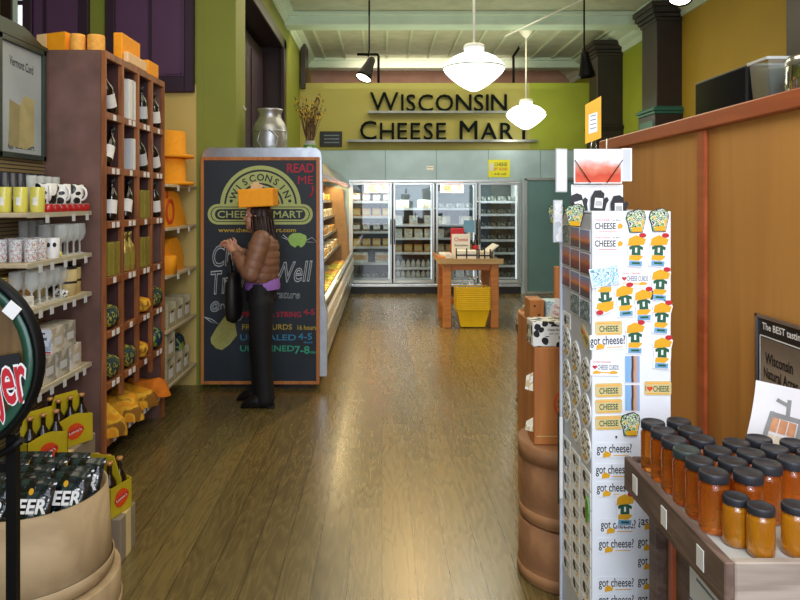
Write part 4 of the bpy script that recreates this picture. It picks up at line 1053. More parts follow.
stock(1, 1, [K_wb], 7, 'small white bottle'); stock(1, 0, [K_wb], 7, 'small white bottle')
stock(2, 5, [K_dk], 4, 'dark pack'); stock(2, 4, [K_wh], 2, 'cream cheese wheel'); stock(2, 3, [K_cr], 3, 'cream cheese block'); stock(2, 2, [K_am], 4, 'amber cheese pack'); stock(2, 1, [K_br], 4, 'brown cheese pack'); stock(2, 0, [K_cr], 4, 'cream cheese block')
for k in range(7): stock(3, k, [K_dk], 4, 'dark flat pack')
# neon reflections on the door glass, painted as orange cards hung behind it
for i, lab in ((0, 'orange and white card painting a neon reflection in the first cooler door'), (2, 'orange and white card painting a neon reflection in the third cooler door')):
    t = thing('backing_or_reflection_card', lab, 'card', (cox - cW/2 + .02 + (i + .5) * cdw + (.08 if i == 0 else -.06), YB + .12, 1.726))
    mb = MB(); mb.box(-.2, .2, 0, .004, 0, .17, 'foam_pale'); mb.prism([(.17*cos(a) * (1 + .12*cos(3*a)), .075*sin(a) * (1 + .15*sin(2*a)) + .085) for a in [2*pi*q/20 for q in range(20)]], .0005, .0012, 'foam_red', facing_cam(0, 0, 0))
    mb.prism([(.06*cos(a) + .04, .04*sin(a) + .08) for a in [2*pi*q/14 for q in range(14)]], .0013, .0018, 'foam_pale', facing_cam(0, 0, 0)); mb.build('painted_reflection', t)

# yellow notice and small sticker on the cold panel
t = thing('paper_notice', 'bright yellow printed notice on the grey panel above the coolers', 'notice', at(499, 168.5, YB) + Vector((0, -.004, 0)))
mb = MB(); mb.box(-.185, .185, -.002, .002, -.15, .15, 'notice_yellow'); T = facing_cam(-.0, -.002, 0, .0)
mb.text('CHEESE', .06, 'ink', facing_cam(.03, -.002, .07), w=.22); mb.text('GIFT BOXES', .05, 'red_ink', facing_cam(.02, -.002, -.01), w=.25); mb.text('ask us!', .04, 'ink', facing_cam(.02, -.002, -.09), w=.2)
mb.prism([(-.17, -.03), (-.10, -.04), (-.09, .08), (-.15, .10)], .0005, .001, 'grey_paper', facing_cam(0, -.002, 0)); mb.build('notice_print', t)
tag(MB().box(-.06, .06, -.002, .002, -.035, .035, 'white_paper').box(-.05, .05, -.003, -.002, .005, .012, 'ink').build('sticker', None, at(430, 168, YB) + Vector((0, -.004, 0))), 'small white sticker on the grey panel above the second cooler door', 'sticker')
# letters of the store sign on two metal ledges
YL = YB - .06
def ledge(px0, px1, py, label):
    t = thing('sign_ledge', label, 'ledge', at((px0+px1)/2, py, YB)); h = (xat(px1, YB) - xat(px0, YB)) / 2
    MB().box(-h, h, -.12, .018, -.022, .0, 'ledge_metal', .003).build('ledge_bar', t); MB().box(-h, h, -.126, -.12, -.034, .006, 'ledge_metal').build('ledge_lip', t)
ledge(368, 509, 112, 'upper metal ledge under the word WISCONSIN'); ledge(348, 536, 140.5, 'lower metal ledge under the words CHEESE MART')
def sign_letters(word, px0, px1, pyb, h, first, cat_label):
    """each letter a standing solid letter on the ledge"""
    X0, X1 = xat(px0, YL), xat(px1, YL); seen = {}
    ws = []
    for n, c in enumerate(word):
        if c == ' ': ws.append(h * .42); continue
        vs, fs, (tw, th) = text_geo(c, 0, .0, 0); ws.append(tw * h * (1.12 if n in first else 1) / th)
    gap = (X1 - X0 - sum(ws)) / (len(word) - 1); x = X0
    for n, c in enumerate(word):
        if c != ' ':
            hh = h * (1.12 if n in first else 1); w = ws[n]
            mb = MB(); T = facing_cam(x + w/2, YL, zat(pyb, YL) + hh/2)
            mb.text(c, hh, 'sign_letter', T, w=w, bold=.0, lift=.0)
            r = bmesh.ops.extrude_face_region(mb.bm, geom=list(mb.bm.faces)); vv = [e for e in r['geom'] if isinstance(e, bmesh.types.BMVert)]
            bmesh.ops.translate(mb.bm, verts=vv, vec=(0, .05, 0))
            c0 = Vector((x + w/2, YL, zat(pyb, YL))); bmesh.ops.translate(mb.bm, verts=list(mb.bm.verts), vec=-c0)
            seen[c] = seen.get(c, 0) + 1
            rep = word.count(c); wd = 'WISCONSIN' if 'W' in word else ('CHEESE' if n < 6 else 'MART')
            which = '' if rep == 1 or (wd == 'MART') else ' (%s %s of the word)' % (ORD[seen[c] - 1], c)
            tag(mb.build('sign_letter', None, c0), 'dark standing letter %s in the word %s%s' % (c, wd, which), 'letter', 'store sign letters')
        x += ws[n] + gap
sign_letters('WISCONSIN', 370, 507, 111, .285, (0,), '')
sign_letters('CHEESE MART', 360, 531, 139.5, .285, (0, 7), '')
t = thing('small_black_sign', 'small black sign with pale lines low on the olive sign wall', 'sign', at(331, 139, YB) + Vector((0, .01, 0)))
mb = MB(); mb.box(-.19, .19, -.02, .0, -.13, .13, 'ink', .004)
for z in (-.06, .0, .06): mb.box(-.12, .14, -.0215, -.02, z - .01, z + .01, 'rack_edge')
mb.build('sign_face', t)

# ------------------------------------------------------------------ refrigerated deli case along the far wall, its end carrying the chalkboard
EY0, EY1 = 5.785, 5.862
t = thing('deli_case', 'long open refrigerated deli case with silver canopy and lit cheese shelves', 'deli case', (-.97, EY0, 0))
O = Vector((-.97, EY0, 0)); prj = frame((-O.x, 0, 0), (1, 0, 0), (0, 0, 1), (0, 1, 0))
def rpts(x0, x1, z0, z1, r, n=6):
    P = [(x0, z0), (x1, z0)]
    for k in range(n + 1): a = pi/2 * k / n; P.append((x1 - r + r*cos(a), z1 - r + r*sin(a)))
    for k in range(n + 1): a = pi/2 + pi/2 * k / n; P.append((x0 + r + r*cos(a), z1 - r + r*sin(a)))
    return P
mb = MB(); P = rpts(-1.53, -.515, .10, 2.045, .07); P[1:2] = [(-.47, .10), (-.47, .66), (-.49, .72)]
mb.prism(P, 0, EY1 - EY0, 'steel', prj); mb.build('end_panel', t)
mb = MB(); 
for y in (.02, .05): pass
mb.box(-.40, .35, -.0, .06, .0, .10, 'black_plastic', T=Matrix.Translation((0, .03, 0))); mb.build('kick_plate', t)
Z = EY1 - EY0; LEN = YB - EY0 - .08; BX = -1.34
mb = MB(); mb.prism([(BX, .12), (-.55, .12), (-.505, .18), (-.475, .60), (-.50, .66), (-.54, .66), (-.57, .50), (-1.15, .50), (-1.15, 1.9), (BX, 1.9)], Z, LEN, 'white_gloss', prj); mb.build('case_body', t)
mb = MB(); mb.prism([(-1.3, .0), (-.60, .0), (-.60, .12), (-1.3, .12)], Z, LEN, 'black_plastic', prj); mb.build('toe_kick', t)
mb = MB()
for z0, z1 in ((.20, .27), (.30, .37), (.40, .47)):
    mb.prism([(-.508 + (z0-.18)*.075, z0), (-.490 + (z0-.18)*.075, z0), (-.490 + (z1-.18)*.075, z1), (-.508 + (z1-.18)*.075, z1)], Z, LEN, 'aluminium', prj)
mb.build('bumper_strip', t)
mb = MB(); mb.prism([(-.515 + .04*cos(a), .68 + .045*sin(a)) for a in [2*pi*k/14 for k in range(14)]], Z, LEN, 'aluminium', prj, smooth=True); mb.build('front_rail', t)
mb = MB(); mb.prism([(BX, 1.9), (-.70, 1.9), (-.58, 1.80), (-.55, 1.80), (-.545, 1.85), (-.68, 2.03), (BX, 2.03)], Z, LEN, 'steel', prj); mb.build('canopy', t)
mb = MB(); mb.prism([(-.74, 1.895), (-.69, 1.895), (-.69, 1.875), (-.74, 1.875)], Z + .1, LEN - .1, 'tube_glow', prj); mb.build('lamp_tube', t)
DZ = [.86, 1.10, 1.34, 1.58]; DX = [-.70, -.76, -.80, -.84]
for z, x in zip(DZ, DX):
    mb = MB(); mb.prism([(-1.15, z - .02), (x, z - .02), (x, z + .025), (x - .01, z + .025), (x - .01, z), (-1.15, z)], Z, LEN, 'aluminium', prj); mb.build('shelf', t)
mb = MB(); mb.prism([(-1.15, .50), (-.57, .50), (-.545, .66), (-.66, 1.78), (-1.15, 1.89)], LEN - .02, LEN, 'case_end', prj); mb.build('far_end_panel', t)
l = area('deli_case_light', (-.80, (YB + EY1)/2, 1.85), (0, R(-20), 0), (.08, 5.4), 55, '#ffdf9e')
K_go = Kind(small_block('cheese_block', 'c', .16, .2, .11, 'foam_light', band=None)); K_pk = Kind(small_block('wrapped_cheese', 'c', .15, .2, .10, 'goods_amber')); K_ck = Kind(small_block('wrapped_cheese', 'c', .15, .2, .12, 'goods_cream')); K_y = Kind(small_block('cheese_block', 'c', .17, .2, .12, 'mug_yellow'))
LV = ['lowest', 'second', 'third', 'top']
for lv, (z, x) in enumerate(zip(DZ, DX)):
    kd = [K_pk, K_ck, K_go, K_br]
    for q in range(15):
        kk = [K_pk, K_go, K_ck, K_pk][(q * (lv + 2) + lv) % 4]; nm = {id(K_pk): 'amber wrapped cheese', id(K_go): 'orange cheese block', id(K_ck): 'cream wrapped cheese'}[id(kk)]
        kk.put((x - .10, EY1 + .25 + q * .36, z + .001), random.uniform(-.06, .06), '%s on the %s shelf of the deli case' % (nm, LV[lv]), '%s, %s deli shelf' % (nm, LV[lv]))
for q in range(15):
    kk = [K_y, K_go, K_pk, K_y][q % 4]; nm = ['yellow cheese block', 'orange cheese block', 'amber wrapped cheese', 'yellow cheese block'][q % 4]
    kk.put((-.70, EY1 + .25 + q * .36, .501), random.uniform(-.06, .06), '%s in the open well of the deli case' % nm, '%s in the deli well' % nm)

# chalkboard
BY = 5.76
c = thing('chalkboard', 'large chalkboard with green arch logo and coloured chalk writing on the case end', 'chalkboard', (xat(260, BY), BY, 0))
bx0 = xat(260, BY); x0, x1, z0, z1 = xat(200.5, BY) - bx0, xat(319.5, BY) - bx0, zat(384.5, BY), zat(157, BY)
mb = MB(); mb.box(x0 + .02, x1 - .02, .004, .02, z0 + .02, z1 - .02, 'chalkboard_slate'); sl = mb.build('slate', c)
mb = MB()
for p in ((x0, x0 + .028, z0, z1), (x1 - .028, x1, z0, z1), (x0 + .028, x1 - .028, z0, z0 + .028), (x0 + .028, x1 - .028, z1 - .028, z1)): mb.box(p[0], p[1], 0, .022, p[2], p[3], 'pine_board', .002)
mb.build('board_frame', c)
def bp(px, py): return (xat(px, BY) - bx0, zat(py, BY))
def bT(px, py, roll=0): x, z = bp(px, py); return facing_cam(x, .004, z, roll)
u = BY / F                                    # metres per photo pixel on the board
mb = MB()
def arc_band(r0, r1, m, l, a0=0, a1=pi, cpx=260.5, cpy=206):
    n = 28; cx, cz = bp(cpx, cpy); P = [(cx + r1*u*cos(a0 + (a1-a0)*k/n), cz + r1*u*sin(a0 + (a1-a0)*k/n)) for k in range(n + 1)] + [(cx + r0*u*cos(a1 - (a1-a0)*k/n), cz + r0*u*sin(a1 - (a1-a0)*k/n)) for k in range(n + 1)]
    for k in range(n):
        q = [P[k], P[k+1], P[2*n - k], P[2*n + 1 - k]]
        mb.poly([(p[0], .004 - l, p[1]) for p in q], m)
arc_band(36.5, 40.5, 'chalk_green', .001); arc_band(23, 34.5, 'chalk_green', .001); arc_band(19, 21, 'chalk_green', .001)
def pill(px0, px1, py0, py1, m, l):
    a, d = bp(px0, py1), bp(px1, py0); r = (d[1] - a[1]) / 2; zc = (a[1] + d[1]) / 2; P = []
    for k in range(13): t = -pi/2 + pi*k/12; P.append((d[0] - r + r*cos(t), zc + r*sin(t)))
    for k in range(13): t = pi/2 + pi*k/12; P.append((a[0] + r + r*cos(t), zc + r*sin(t)))
    mb.poly([(p[0], .004 - l, p[1]) for p in P], m)
pill(207.5, 312.8, 204, 224.5, 'chalk_green', .0015); pill(210.5, 309.8, 206.6, 221.9, 'chalkboard_slate', .002); pill(211.5, 308.8, 207.4, 221.1, 'chalk_green', .0023); pill(214.8, 305.4, 209, 219.6, 'chalkboard_slate', .0027)
for k, ch in enumerate('WISCONSIN'):
    a = pi - R(24) - (pi - R(48)) * k / 8; r = 28.7
    mb.text(ch, 7*u, 'chalkboard_slate', bT(260.5 + r*cos(a), 206 - r*sin(a), a - pi/2), lift=.0028, bold=.02)
for s in (-1, 1): mb.prism([(1.7*u*cos(a), 1.7*u*sin(a)) for a in [2*pi*k/10 for k in range(10)]], .0026, .003, 'chalkboard_slate', bT(260.5 + s*29.3, 201))
mb.text('CHEESE', 7*u, 'chalk_green', bT(237, 214.3), w=39*u, lift=.0034); mb.text('MART', 7*u, 'chalk_green', bT(288, 214.3), w=29*u, lift=.0034)
mb.build('logo_drawing', sl)
def chalk(txt, px, py, h, m, w=None, roll=0, outline=0, shear=0, bold=.014):
    mb = MB(); mb.text(txt, h*u, m, bT(px, py, roll), w=w*u if w else None, outline=outline, shear=shear, lift=.0016, bold=bold); mb.build('chalk_writing', sl)
chalk('www.thecheesemart.com', 257, 230, 4.5, 'chalk_yellow', 78, bold=.02)
chalk('READ', 300.5, 168, 9, 'chalk_red', 27, bold=.015); chalk('ME', 305.5, 180, 8, 'chalk_red', 15, bold=.0); 
mb = MB(); mb.tube([(bp(p, q)[0], .003, bp(p, q)[1]) for p, q in ((312, 186), (313, 190), (311.5, 195), (309, 197.5))], .008, 'chalk_red', 6); mb.build('chalk_writing', sl)
chalk('Cheese', 240, 254, 22, 'chalk_white', 56, .1, .02, .25); chalk('Travels', 238, 281, 24, 'chalk_white', 54, .08, .02, .25); chalk('Well', 294, 272, 21, 'chalk_white', 38, .05, .02, .3)
chalk('@room', 226, 306, 11, 'chalk_white', 32, .05, .02, .2); chalk('temperature', 275, 296, 9, 'chalk_white', 50, -.03, .014, .25)
chalk('SPREADS & STRING', 270, 314.5, 5.5, 'chalk_red', 62, .0); chalk('4-5', 309, 312, 6, 'chalk_red', 11)
chalk('FRESH CURDS', 267, 327, 5.5, 'chalk_yellow', 50); chalk('16 hours', 307, 327.5, 5, 'chalk_yellow', 19)
chalk('UNSEALED', 268, 337.5, 6, 'chalk_blue', 56); chalk('4-5', 305, 336.5, 6.5, 'chalk_blue', 14); chalk('days', 308, 342.5, 3, 'chalk_blue', 9)
chalk('UNOPENED', 267, 348.5, 6, 'chalk_mint', 54); chalk('7-8', 302, 350, 8, 'chalk_mint', 15); chalk('days', 314, 352.5, 3.5, 'chalk_mint', 7)
def drawing(px, m, wings):
    mb = MB(); mb.poly([(bp(*p)[0], .0028, bp(*p)[1]) for p in px][::-1], m)
    mb.build('chalk_drawing', sl)
    for w_ in wings: mb = MB(); mb.tube([(bp(*p)[0], .0032, bp(*p)[1]) for p in w_], .0035, 'chalk_white', 5); mb.build('chalk_wing', sl)
drawing([(232.5, 310), (225, 316), (217, 327), (210.5, 338), (211, 343), (216, 348.5), (222, 350), (229, 345), (237, 335.5), (235, 324)], 'chalk_cheese', [[(204, 317), (212, 319.5), (218, 324), (211, 322), (204, 317)], [(236, 320), (240, 317), (243, 316), (240, 320), (236, 321)]])
drawing([(289, 236), (293, 233.2), (300, 233), (306, 235.5), (307, 240), (304, 245.5), (301, 247.6), (298, 245), (295, 247.6), (290.5, 245), (288, 240.5)], 'chalk_lime', [[(288, 239), (283, 235), (281, 237), (288, 240)], [(307, 240), (312, 237.5), (318, 243), (307, 242)]])
drawing([(251, 189), (250.5, 184), (253, 183.5), (253.5, 181), (256, 182.5), (258, 181), (259.5, 184), (263, 185), (262, 189)], 'foam_pale', [[(262, 186), (266, 188)]])

# milk can, jar of twigs on the case top
CT = 2.031
t = thing('milk_can', 'dented silver milk can standing on the deli case behind the chalkboard', 'milk can', (xat(270, 6.25), 6.25, CT))
mb = MB(); r = .157
mb.lathe([(r*.97, 0), (r, .012), (r, .19), (r*.99, .22), (r*.9, .265), (r*.68, .315), (r*.66, .33), (r*.66, .365), (r*.74, .385), (r*.76, .40), (r*.72, .402), (r*.6, .37), (.001, .37)], 'cast_aluminium', 32, caps=False); mb.build('can_body', t)
mb = MB(); mb.lathe([(r + .001, .185), (r + .005, .19), (r + .005, .198), (r + .001, .203)], 'steel', 32, caps=False); mb.build('rim_band', t)
mb = MB(); mb.tube([(.02, -r - .004, .20), (.10, -r*.85 - .02, .13), (.08, -r - .012, .06), (-.04, -r - .016, .03), (-.09, -r*.85 - .016, .10), (-.06, -r - .004, .19)], .005, 'steel', 6); mb.build('bail_handle', t)
t = thing('twig_jar', 'glass jar with green label holding dried budded twigs on the deli case', 'vase', (xat(310, 6.7), 6.7, CT))
mb = MB(); mb.lathe([(.055, 0), (.06, .01), (.062, .11), (.05, .13), (.052, .15), (.046, .15), (.044, .13), (.054, .105), (.05, .012), (.001, .01)], 'clear_glass', 20, caps=False); mb.build('jar', t)
MB().lathe([(.0640, .025), (.0640, .11)], 'leaf_green', 20, caps=False).lathe([(.0645, .045), (.0645, .09)], 'white_paper', 8, caps=False, a0=-1.9, a1=-1.2).build('jar_label', t)
mb = MB(); rnd = random.Random(4); bud = MB()
for k in range(46):
    a = rnd.uniform(0, 2*pi); sp = rnd.uniform(.02, .17); hh = rnd.uniform(.38, .62)
    p0 = Vector((.03*cos(a), .03*sin(a), .02)); p1 = Vector((.04*cos(a), .04*sin(a), .17)); p2 = Vector((sp*.6*cos(a), sp*.6*sin(a), .17 + (hh-.17)*.55)); p3 = Vector((sp*cos(a), sp*sin(a), hh))
    mb.tube([p0, p1, p2, p3], [.0035, .003, .0025, .0015], 'twig', 5)
    for j in range(7):
        f = rnd.uniform(.15, 1); q = p2.lerp(p3, f); bud.ball(q + Vector((rnd.uniform(-.006, .006), rnd.uniform(-.006, .006), 0)), (.006, .006, .011), 'twig_bud' if rnd.random() < .55 else 'twig', 5)
mb.build('twigs', t); tag(bud.build('buds', t), kind='stuff')

# ------------------------------------------------------------------ pendant lamps, spots, pipes
def make_pendant():
    t = thing('pendant_lamp', 'p', 'lamp'); r = .315; g = MB()
    g.lathe([(.098, .205), (.10, .15), (.16, .135), (.22, .105), (.275, .06), (.305, .02), (.313, 0), (.312, -.012), (.29, -.05), (.235, -.105), (.16, -.165), (.09, -.21), (.035, -.236), (.001, -.24)], 'globe_glow', 40, caps=False); g.build('glass_globe', t)
    MB().lathe([(.314, .006), (.3165, 0), (.314, -.010)], 'beam_paint', 40, caps=False).build('rim_band', t)
    MB().lathe([(.104, .19), (.106, .225), (.09, .24), (.02, .245)], 'white_plastic', 28).build('fitter', t)
    MB().tube([(0, 0, .24), (0, 0, CEIL - 2.955 - .02)], .013, 'white_plastic', 10).build('stem', t)
    MB().lathe([(.02, CEIL - 2.955 - .14), (.06, CEIL - 2.955 - .10), (.10, CEIL - 2.955 - .04), (.11, CEIL - 2.955 - .003)], 'white_plastic', 24).build('ceiling_canopy', t)
    return t
pen = Kind(make_pendant())
pen.put(at(474, 68, 6.95), 0, 'larger-looking white acorn pendant lamp hanging before the word WISCONSIN')
pen.put(at(526, 114.5, 10.75), 0, 'smaller-looking white acorn pendant lamp hanging before the T of MART')
for x, y, z, e in ((.94, 6.95, 2.66, 16), (2.28, 10.75, 2.66, 16)):
    l = bpy.data.lights.new('pendant_light', 'POINT'); l.energy = e; l.shadow_soft_size = .15; l.color = lin('#fff6e4')[:3]; o = bpy.data.objects.new('pendant_light', l); COL.objects.link(o); o.location = (x, y, z)
def make_spot():
    t = thing('spot_lamp', 's', 'lamp'); T = Matrix.Rotation(R(22), 4, 'Y') @ Matrix.Rotation(R(-18), 4, 'X')
    mb = MB(); mb.lathe([(.035, .20), (.055, .17), (.06, .10), (.10, -.08), (.115, -.14), (.108, -.14), (.09, -.07), (.05, .1)], 'black_metal', 24, T, caps=False); mb.lathe([(.001, .203), (.035, .2)], 'black_metal', 24, T, caps=False); mb.build('lamp_shade', t)
    mb = MB(); mb.lathe([(.103, -.125), (.06, -.14), (.001, -.145)], 'spot_glow', 24, T, caps=False); mb.build('bulb', t)
    MB().tube([(.02, 0, .18), (.03, 0, .3), (.03, 0, 1.2)], .012, 'black_metal', 8).build('rod', t); return t
sp = Kind(make_spot())
sp.put(at(367, 70, 9.2) , 0, 'black cone spot lamp hanging above the letter W with its bulb lit')
o = sp.put(at(586, 66, 9.2), R(200), 'black cone spot lamp hanging by the far dark pilaster')
o = sp.put(at(681, -12, 6.7), R(20), 'lit spot lamp at the picture top beside the tall dark pilaster')
t = thing('ceiling_lamp', 'round white ceiling lamp above the spot lamp', 'lamp', (xat(356, 8.6), 8.6, CEIL - .006))
MB().lathe([(.001, -.12), (.07, -.11), (.10, -.05), (.095, -.0)], 'globe_glow', 24, caps=False).build('glass_dome', t); MB().lathe([(.1, -.005), (.11, .0), (.11, .003)], 'white_plastic', 24).build('lamp_base', t)
def pipe(name, label, pts, r, m): return tag(MB().tube(pts, r, m, 8).build(name), label, 'pipe')
pipe('pipe_bracket', 'black pipe bracket rising from the sign wall beside the spot lamp', [at(357, 54.5, YB + .08), at(378, 54.5, YB + .08), at(378.5, 56, YB + .08), (xat(378.5, YB + .08), YB + .08, 3.601)], .022, 'black_metal')
pipe('pipe_bracket', 'black pipe bracket rising from the sign wall behind the pendant lamps', [at(524, 40, YB + .6), at(513, 57, YB + .08), at(513.5, 58.5, YB + .08), (xat(513.5, YB + .08), YB + .08, 3.601)], .022, 'black_metal')
pipe('ceiling_conduit', 'thin white conduit running along the ceiling toward the far pilaster', [(xat(505, 10.2), 10.2, 4.05), (2.6, 8.0, 4.08), (3.4, 5.5, 4.08)], .012, 'white_plastic')
pipe('hanging_cord', 'thin white cord hanging in front of the dark window recess', [(xat(238, 6.2), 6.2, 4.2), (xat(238, 6.2), 6.2, 2.7), (xat(240, 6.2), 6.2, 2.5), (xat(246, 6.2), 6.2, 2.42)], .007, 'white_plastic')

# ------------------------------------------------------------------ sample table with shopping baskets
TX0, TX1, TY0, TY1 = .765, 1.46, 8.5, 9.35; th = .90
t = thing('sample_table', 'wooden sample table with thick top in front of the coolers', 'table', ((TX0+TX1)/2, (TY0+TY1)/2, 0)); a, b = (TX1-TX0)/2, (TY1-TY0)/2
MB().box(-a - .06, a + .05, -b - .06, b + .04, .80, .845, 'table_top_wood', .006).build('table_top', t)
MB().box(-a - .06, a + .05, -b - .06, -b - .045, .845, .87, 'table_top_wood').box(-a - .06, -a - .045, -b - .045, b + .04, .845, .885, 'table_wood').build('edge_rail', t)
for sx in (-1, 1):
    for sy in (-1, 1): MB().box(sx*a - sx*.10, sx*a, sy*b - sy*.10, sy*b, 0, .80, 'table_wood', .005).build('leg', t)
for sy in (-1, 1): MB().box(-a + .10, a - .10, sy*b - sy*.06, sy*b - sy*.02, .72, .80, 'table_wood', .004).build('apron', t)
for sx in (-1, 1): MB().box(sx*a - sx*.06, sx*a - sx*.02, -b + .10, b - .10, .72, .80, 'table_wood', .004).build('apron', t)
for sx in (-1, 1): MB().box(sx*a - sx*.08, sx*a - sx*.03, -b + .10, b - .10, .18, .26, 'table_wood', .004).build('stretcher', t)
MB().box(-a + .08, a - .08, b - .09, b - .04, .18, .26, 'table_wood', .004).build('stretcher', t)
tz = .846; ty = TY0
def block_thing(name, label, cat, loc, dims, m, rz=0, extra=None):
    t = thing(name, label, cat, loc, rz); w, d, h = dims
    MB().box(-w/2, w/2, -d/2, d/2, 0, h, m, .004).build('box_body', t)
    if extra: extra(t, w, d, h)
    return t
def blackframe(t, w, d, h):
    mb = MB()
    for x in (-w/2, 0, w/2): mb.box(x - .008, x + .008, -d/2 - .006, -d/2 - .001, 0, h + .03, 'ink')
    mb.box(-w/2, w/2, -d/2 - .006, -d/2 - .001, h*.45, h*.6, 'ink'); mb.build('wire_front', t)
block_thing('sample_box', 'white sample box with black wire front at the table front', 'box', (1.06, ty + .1, tz), (.26, .16, .12), 'white_paper', 0, blackframe)
block_thing('sample_box', 'white sample box with black wire front toward the tilted papers', 'box', (1.285, ty + .10, tz), (.14, .16, .11), 'goods_cream', 0, blackframe)
block_thing('sample_tray', 'shallow white tray on the table near its bare end', 'tray', (.83, ty + .45, tz), (.15, .3, .06), 'goods_white')
block_thing('bread_board', 'small wooden board at the near table corner', 'board', (.765, ty + .15, tz), (.07, .24, .04), 'pine_board')
t = thing('display_sign', 'white upright display sign with red corner on the sample table', 'sign', (1.03, ty + .38, tz), R(6))
MB().box(-.12, .12, -.01, .01, 0, .31, 'white_paper', .003).build('sign_board', t); mb = MB(); mb.text('Cheese', .05, 'red_ink', facing_cam(0, -.0105, .24), w=.18); mb.text('Samples', .04, 'ink', facing_cam(0, -.0105, .16), w=.18); mb.build('lettering', t)
block_thing('red_box', 'red box standing behind the white display sign', 'box', (1.0, ty + .52, tz), (.17, .1, .38), 'red_ink')
t = thing('brown_bottle', 'brown sauce bottle beside the white display sign', 'bottle', (1.23, ty + .45, tz)); MB().lathe(bottle_prof(.30, .042), 'bottle_brown', 16).build('glass_body', t); MB().lathe([(.043, .05), (.043, .16)], 'red_ink', 16, caps=False).build('bottle_label', t)
t = thing('card_stand', 'clear stand holding a blue-grey card behind the sauce bottle', 'stand', (1.17, ty + .64, tz)); MB().box(-.08, .08, -.03, .03, 0, .01, 'white_plastic').box(-.012, .012, -.012, .012, .01, .32, 'white_plastic').build('stand_base', t); MB().box(-.075, .075, -.006, .006, .32, .48, 'blue_ink').build('card', t)
t = thing('paper_stack', 'stack of pale papers propped up at the end of the sample table', 'paper', (1.50, ty + .42, tz))
T = Matrix.Rotation(R(-38), 4, 'Y')
mb = MB(); mb.box(-.27, .0, -.22, .2, .0, .012, 'grey_paper', T=T @ Matrix.Translation((0, 0, .002)))
mb.box(-.265, -.01, -.2, .19, .0125, .02, 'white_paper', T=T @ Matrix.Translation((0, 0, .002))); o = mb.build('sheets', t); o.location = (0, 0, .0); bpy.context.view_layer.update()
lo = min((o.matrix_local @ v.co).z for v in o.data.vertices); o.location.z -= lo - .001
MB().box(-.01, .006, -.1, .1, 0, .09, 'white_plastic').build('prop', t).location = (-.05, 0, 0)
def make_basket():
    t = thing('shopping_basket', 'b', 'basket'); h = .235; mb = MB()
    w0, w1, d0, d1 = .15, .206, .095, .14
    def ring(z, k=0):
        f = z / h; return [( (w0 + (w1-w0)*f + k)*sx, (d0 + (d1-d0)*f + k)*sy, z) for sx, sy in ((-1, -1), (1, -1), (1, 1), (-1, 1))]
    def wall(za, zb, m='basket_yellow', th=.004):
        A, B = ring(za), ring(zb); A2, B2 = ring(za, -th), ring(zb, -th)
        for i in range(4):
            j = (i + 1) % 4; mb.poly([A[i], A[j], B[j], B[i]], m); mb.poly([A2[j], A2[i], B2[i], B2[j]], m)
            mb.poly([B[i], B[j], B2[j], B2[i]], m); mb.poly([A2[i], A2[j], A[j], A[i]], m)
    wall(0, .05)
    for k in range(5): wall(.064 + k*.030, .064 + k*.030 + .013)
    for sx in range(-4, 5):
        for sy in (-1, 1):
            x = sx / 4.2; mb.poly([(x*w0 - .005, sy*(d0 - .002), .0), (x*w0 + .005, sy*(d0 - .002), .0), (x*w1 + .005, sy*(d1 - .002), h), (x*w1 - .005, sy*(d1 - .002), h)], 'basket_yellow')
    for sy in (-.7, 0, .7):
        for sx in (-1, 1):
            mb.poly([(sx*(w0 - .002), sy*d0 - .005, .0), (sx*(w0 - .002), sy*d0 + .005, .0), (sx*(w1 - .002), sy*d1 + .005, h), (sx*(w1 - .002), sy*d1 - .005, h)], 'basket_yellow')
    mb.poly([(-w0, -d0, .002), (w0, -d0, .002), (w0, d0, .002), (-w0, d0, .002)][::-1], 'basket_yellow'); mb.build('basket_body', t)
    mb = MB(); R0 = ring(h - .02); 
    mb.box(-w1 - .01, w1 + .01, -d1 - .01, -d1 + .004, h - .013, h, 'basket_yellow', .003); mb.box(-w1 - .01, w1 + .01, d1 - .004, d1 + .01, h - .013, h, 'basket_yellow', .003)
    mb.box(-w1 - .01, -w1 + .004, -d1, d1, h - .013, h, 'basket_yellow', .003); mb.box(w1 - .004, w1 + .01, -d1, d1, h - .013, h, 'basket_yellow', .003); mb.build('basket_rim', t)
    return t
bk = Kind(make_basket()); NB = 11
for k in range(NB):
    lab = 'bottom yellow shopping basket of the nested stack at the sample table' if k == 0 else ('topmost yellow shopping basket of the nested stack with wire handles up' if k == NB - 1 else 'yellow shopping basket nested in the middle of the stack at the sample table')
    o = bk.put((1.137, 8.60, .012 + k * .0262), 0, lab, 'nested yellow shopping baskets')
for s in (-1, 1):
    mb = MB(); zt_ = .225; mb.tube([(s*.035 - .10, -.13 * s, zt_), (s*.03 - .05, -.05*s, zt_ + .13), (s*.03 + .05, -.05*s, zt_ + .13), (s*.035 + .10, -.13*s, zt_)], .005, 'chrome', 6); mb.build('wire_handle', o)
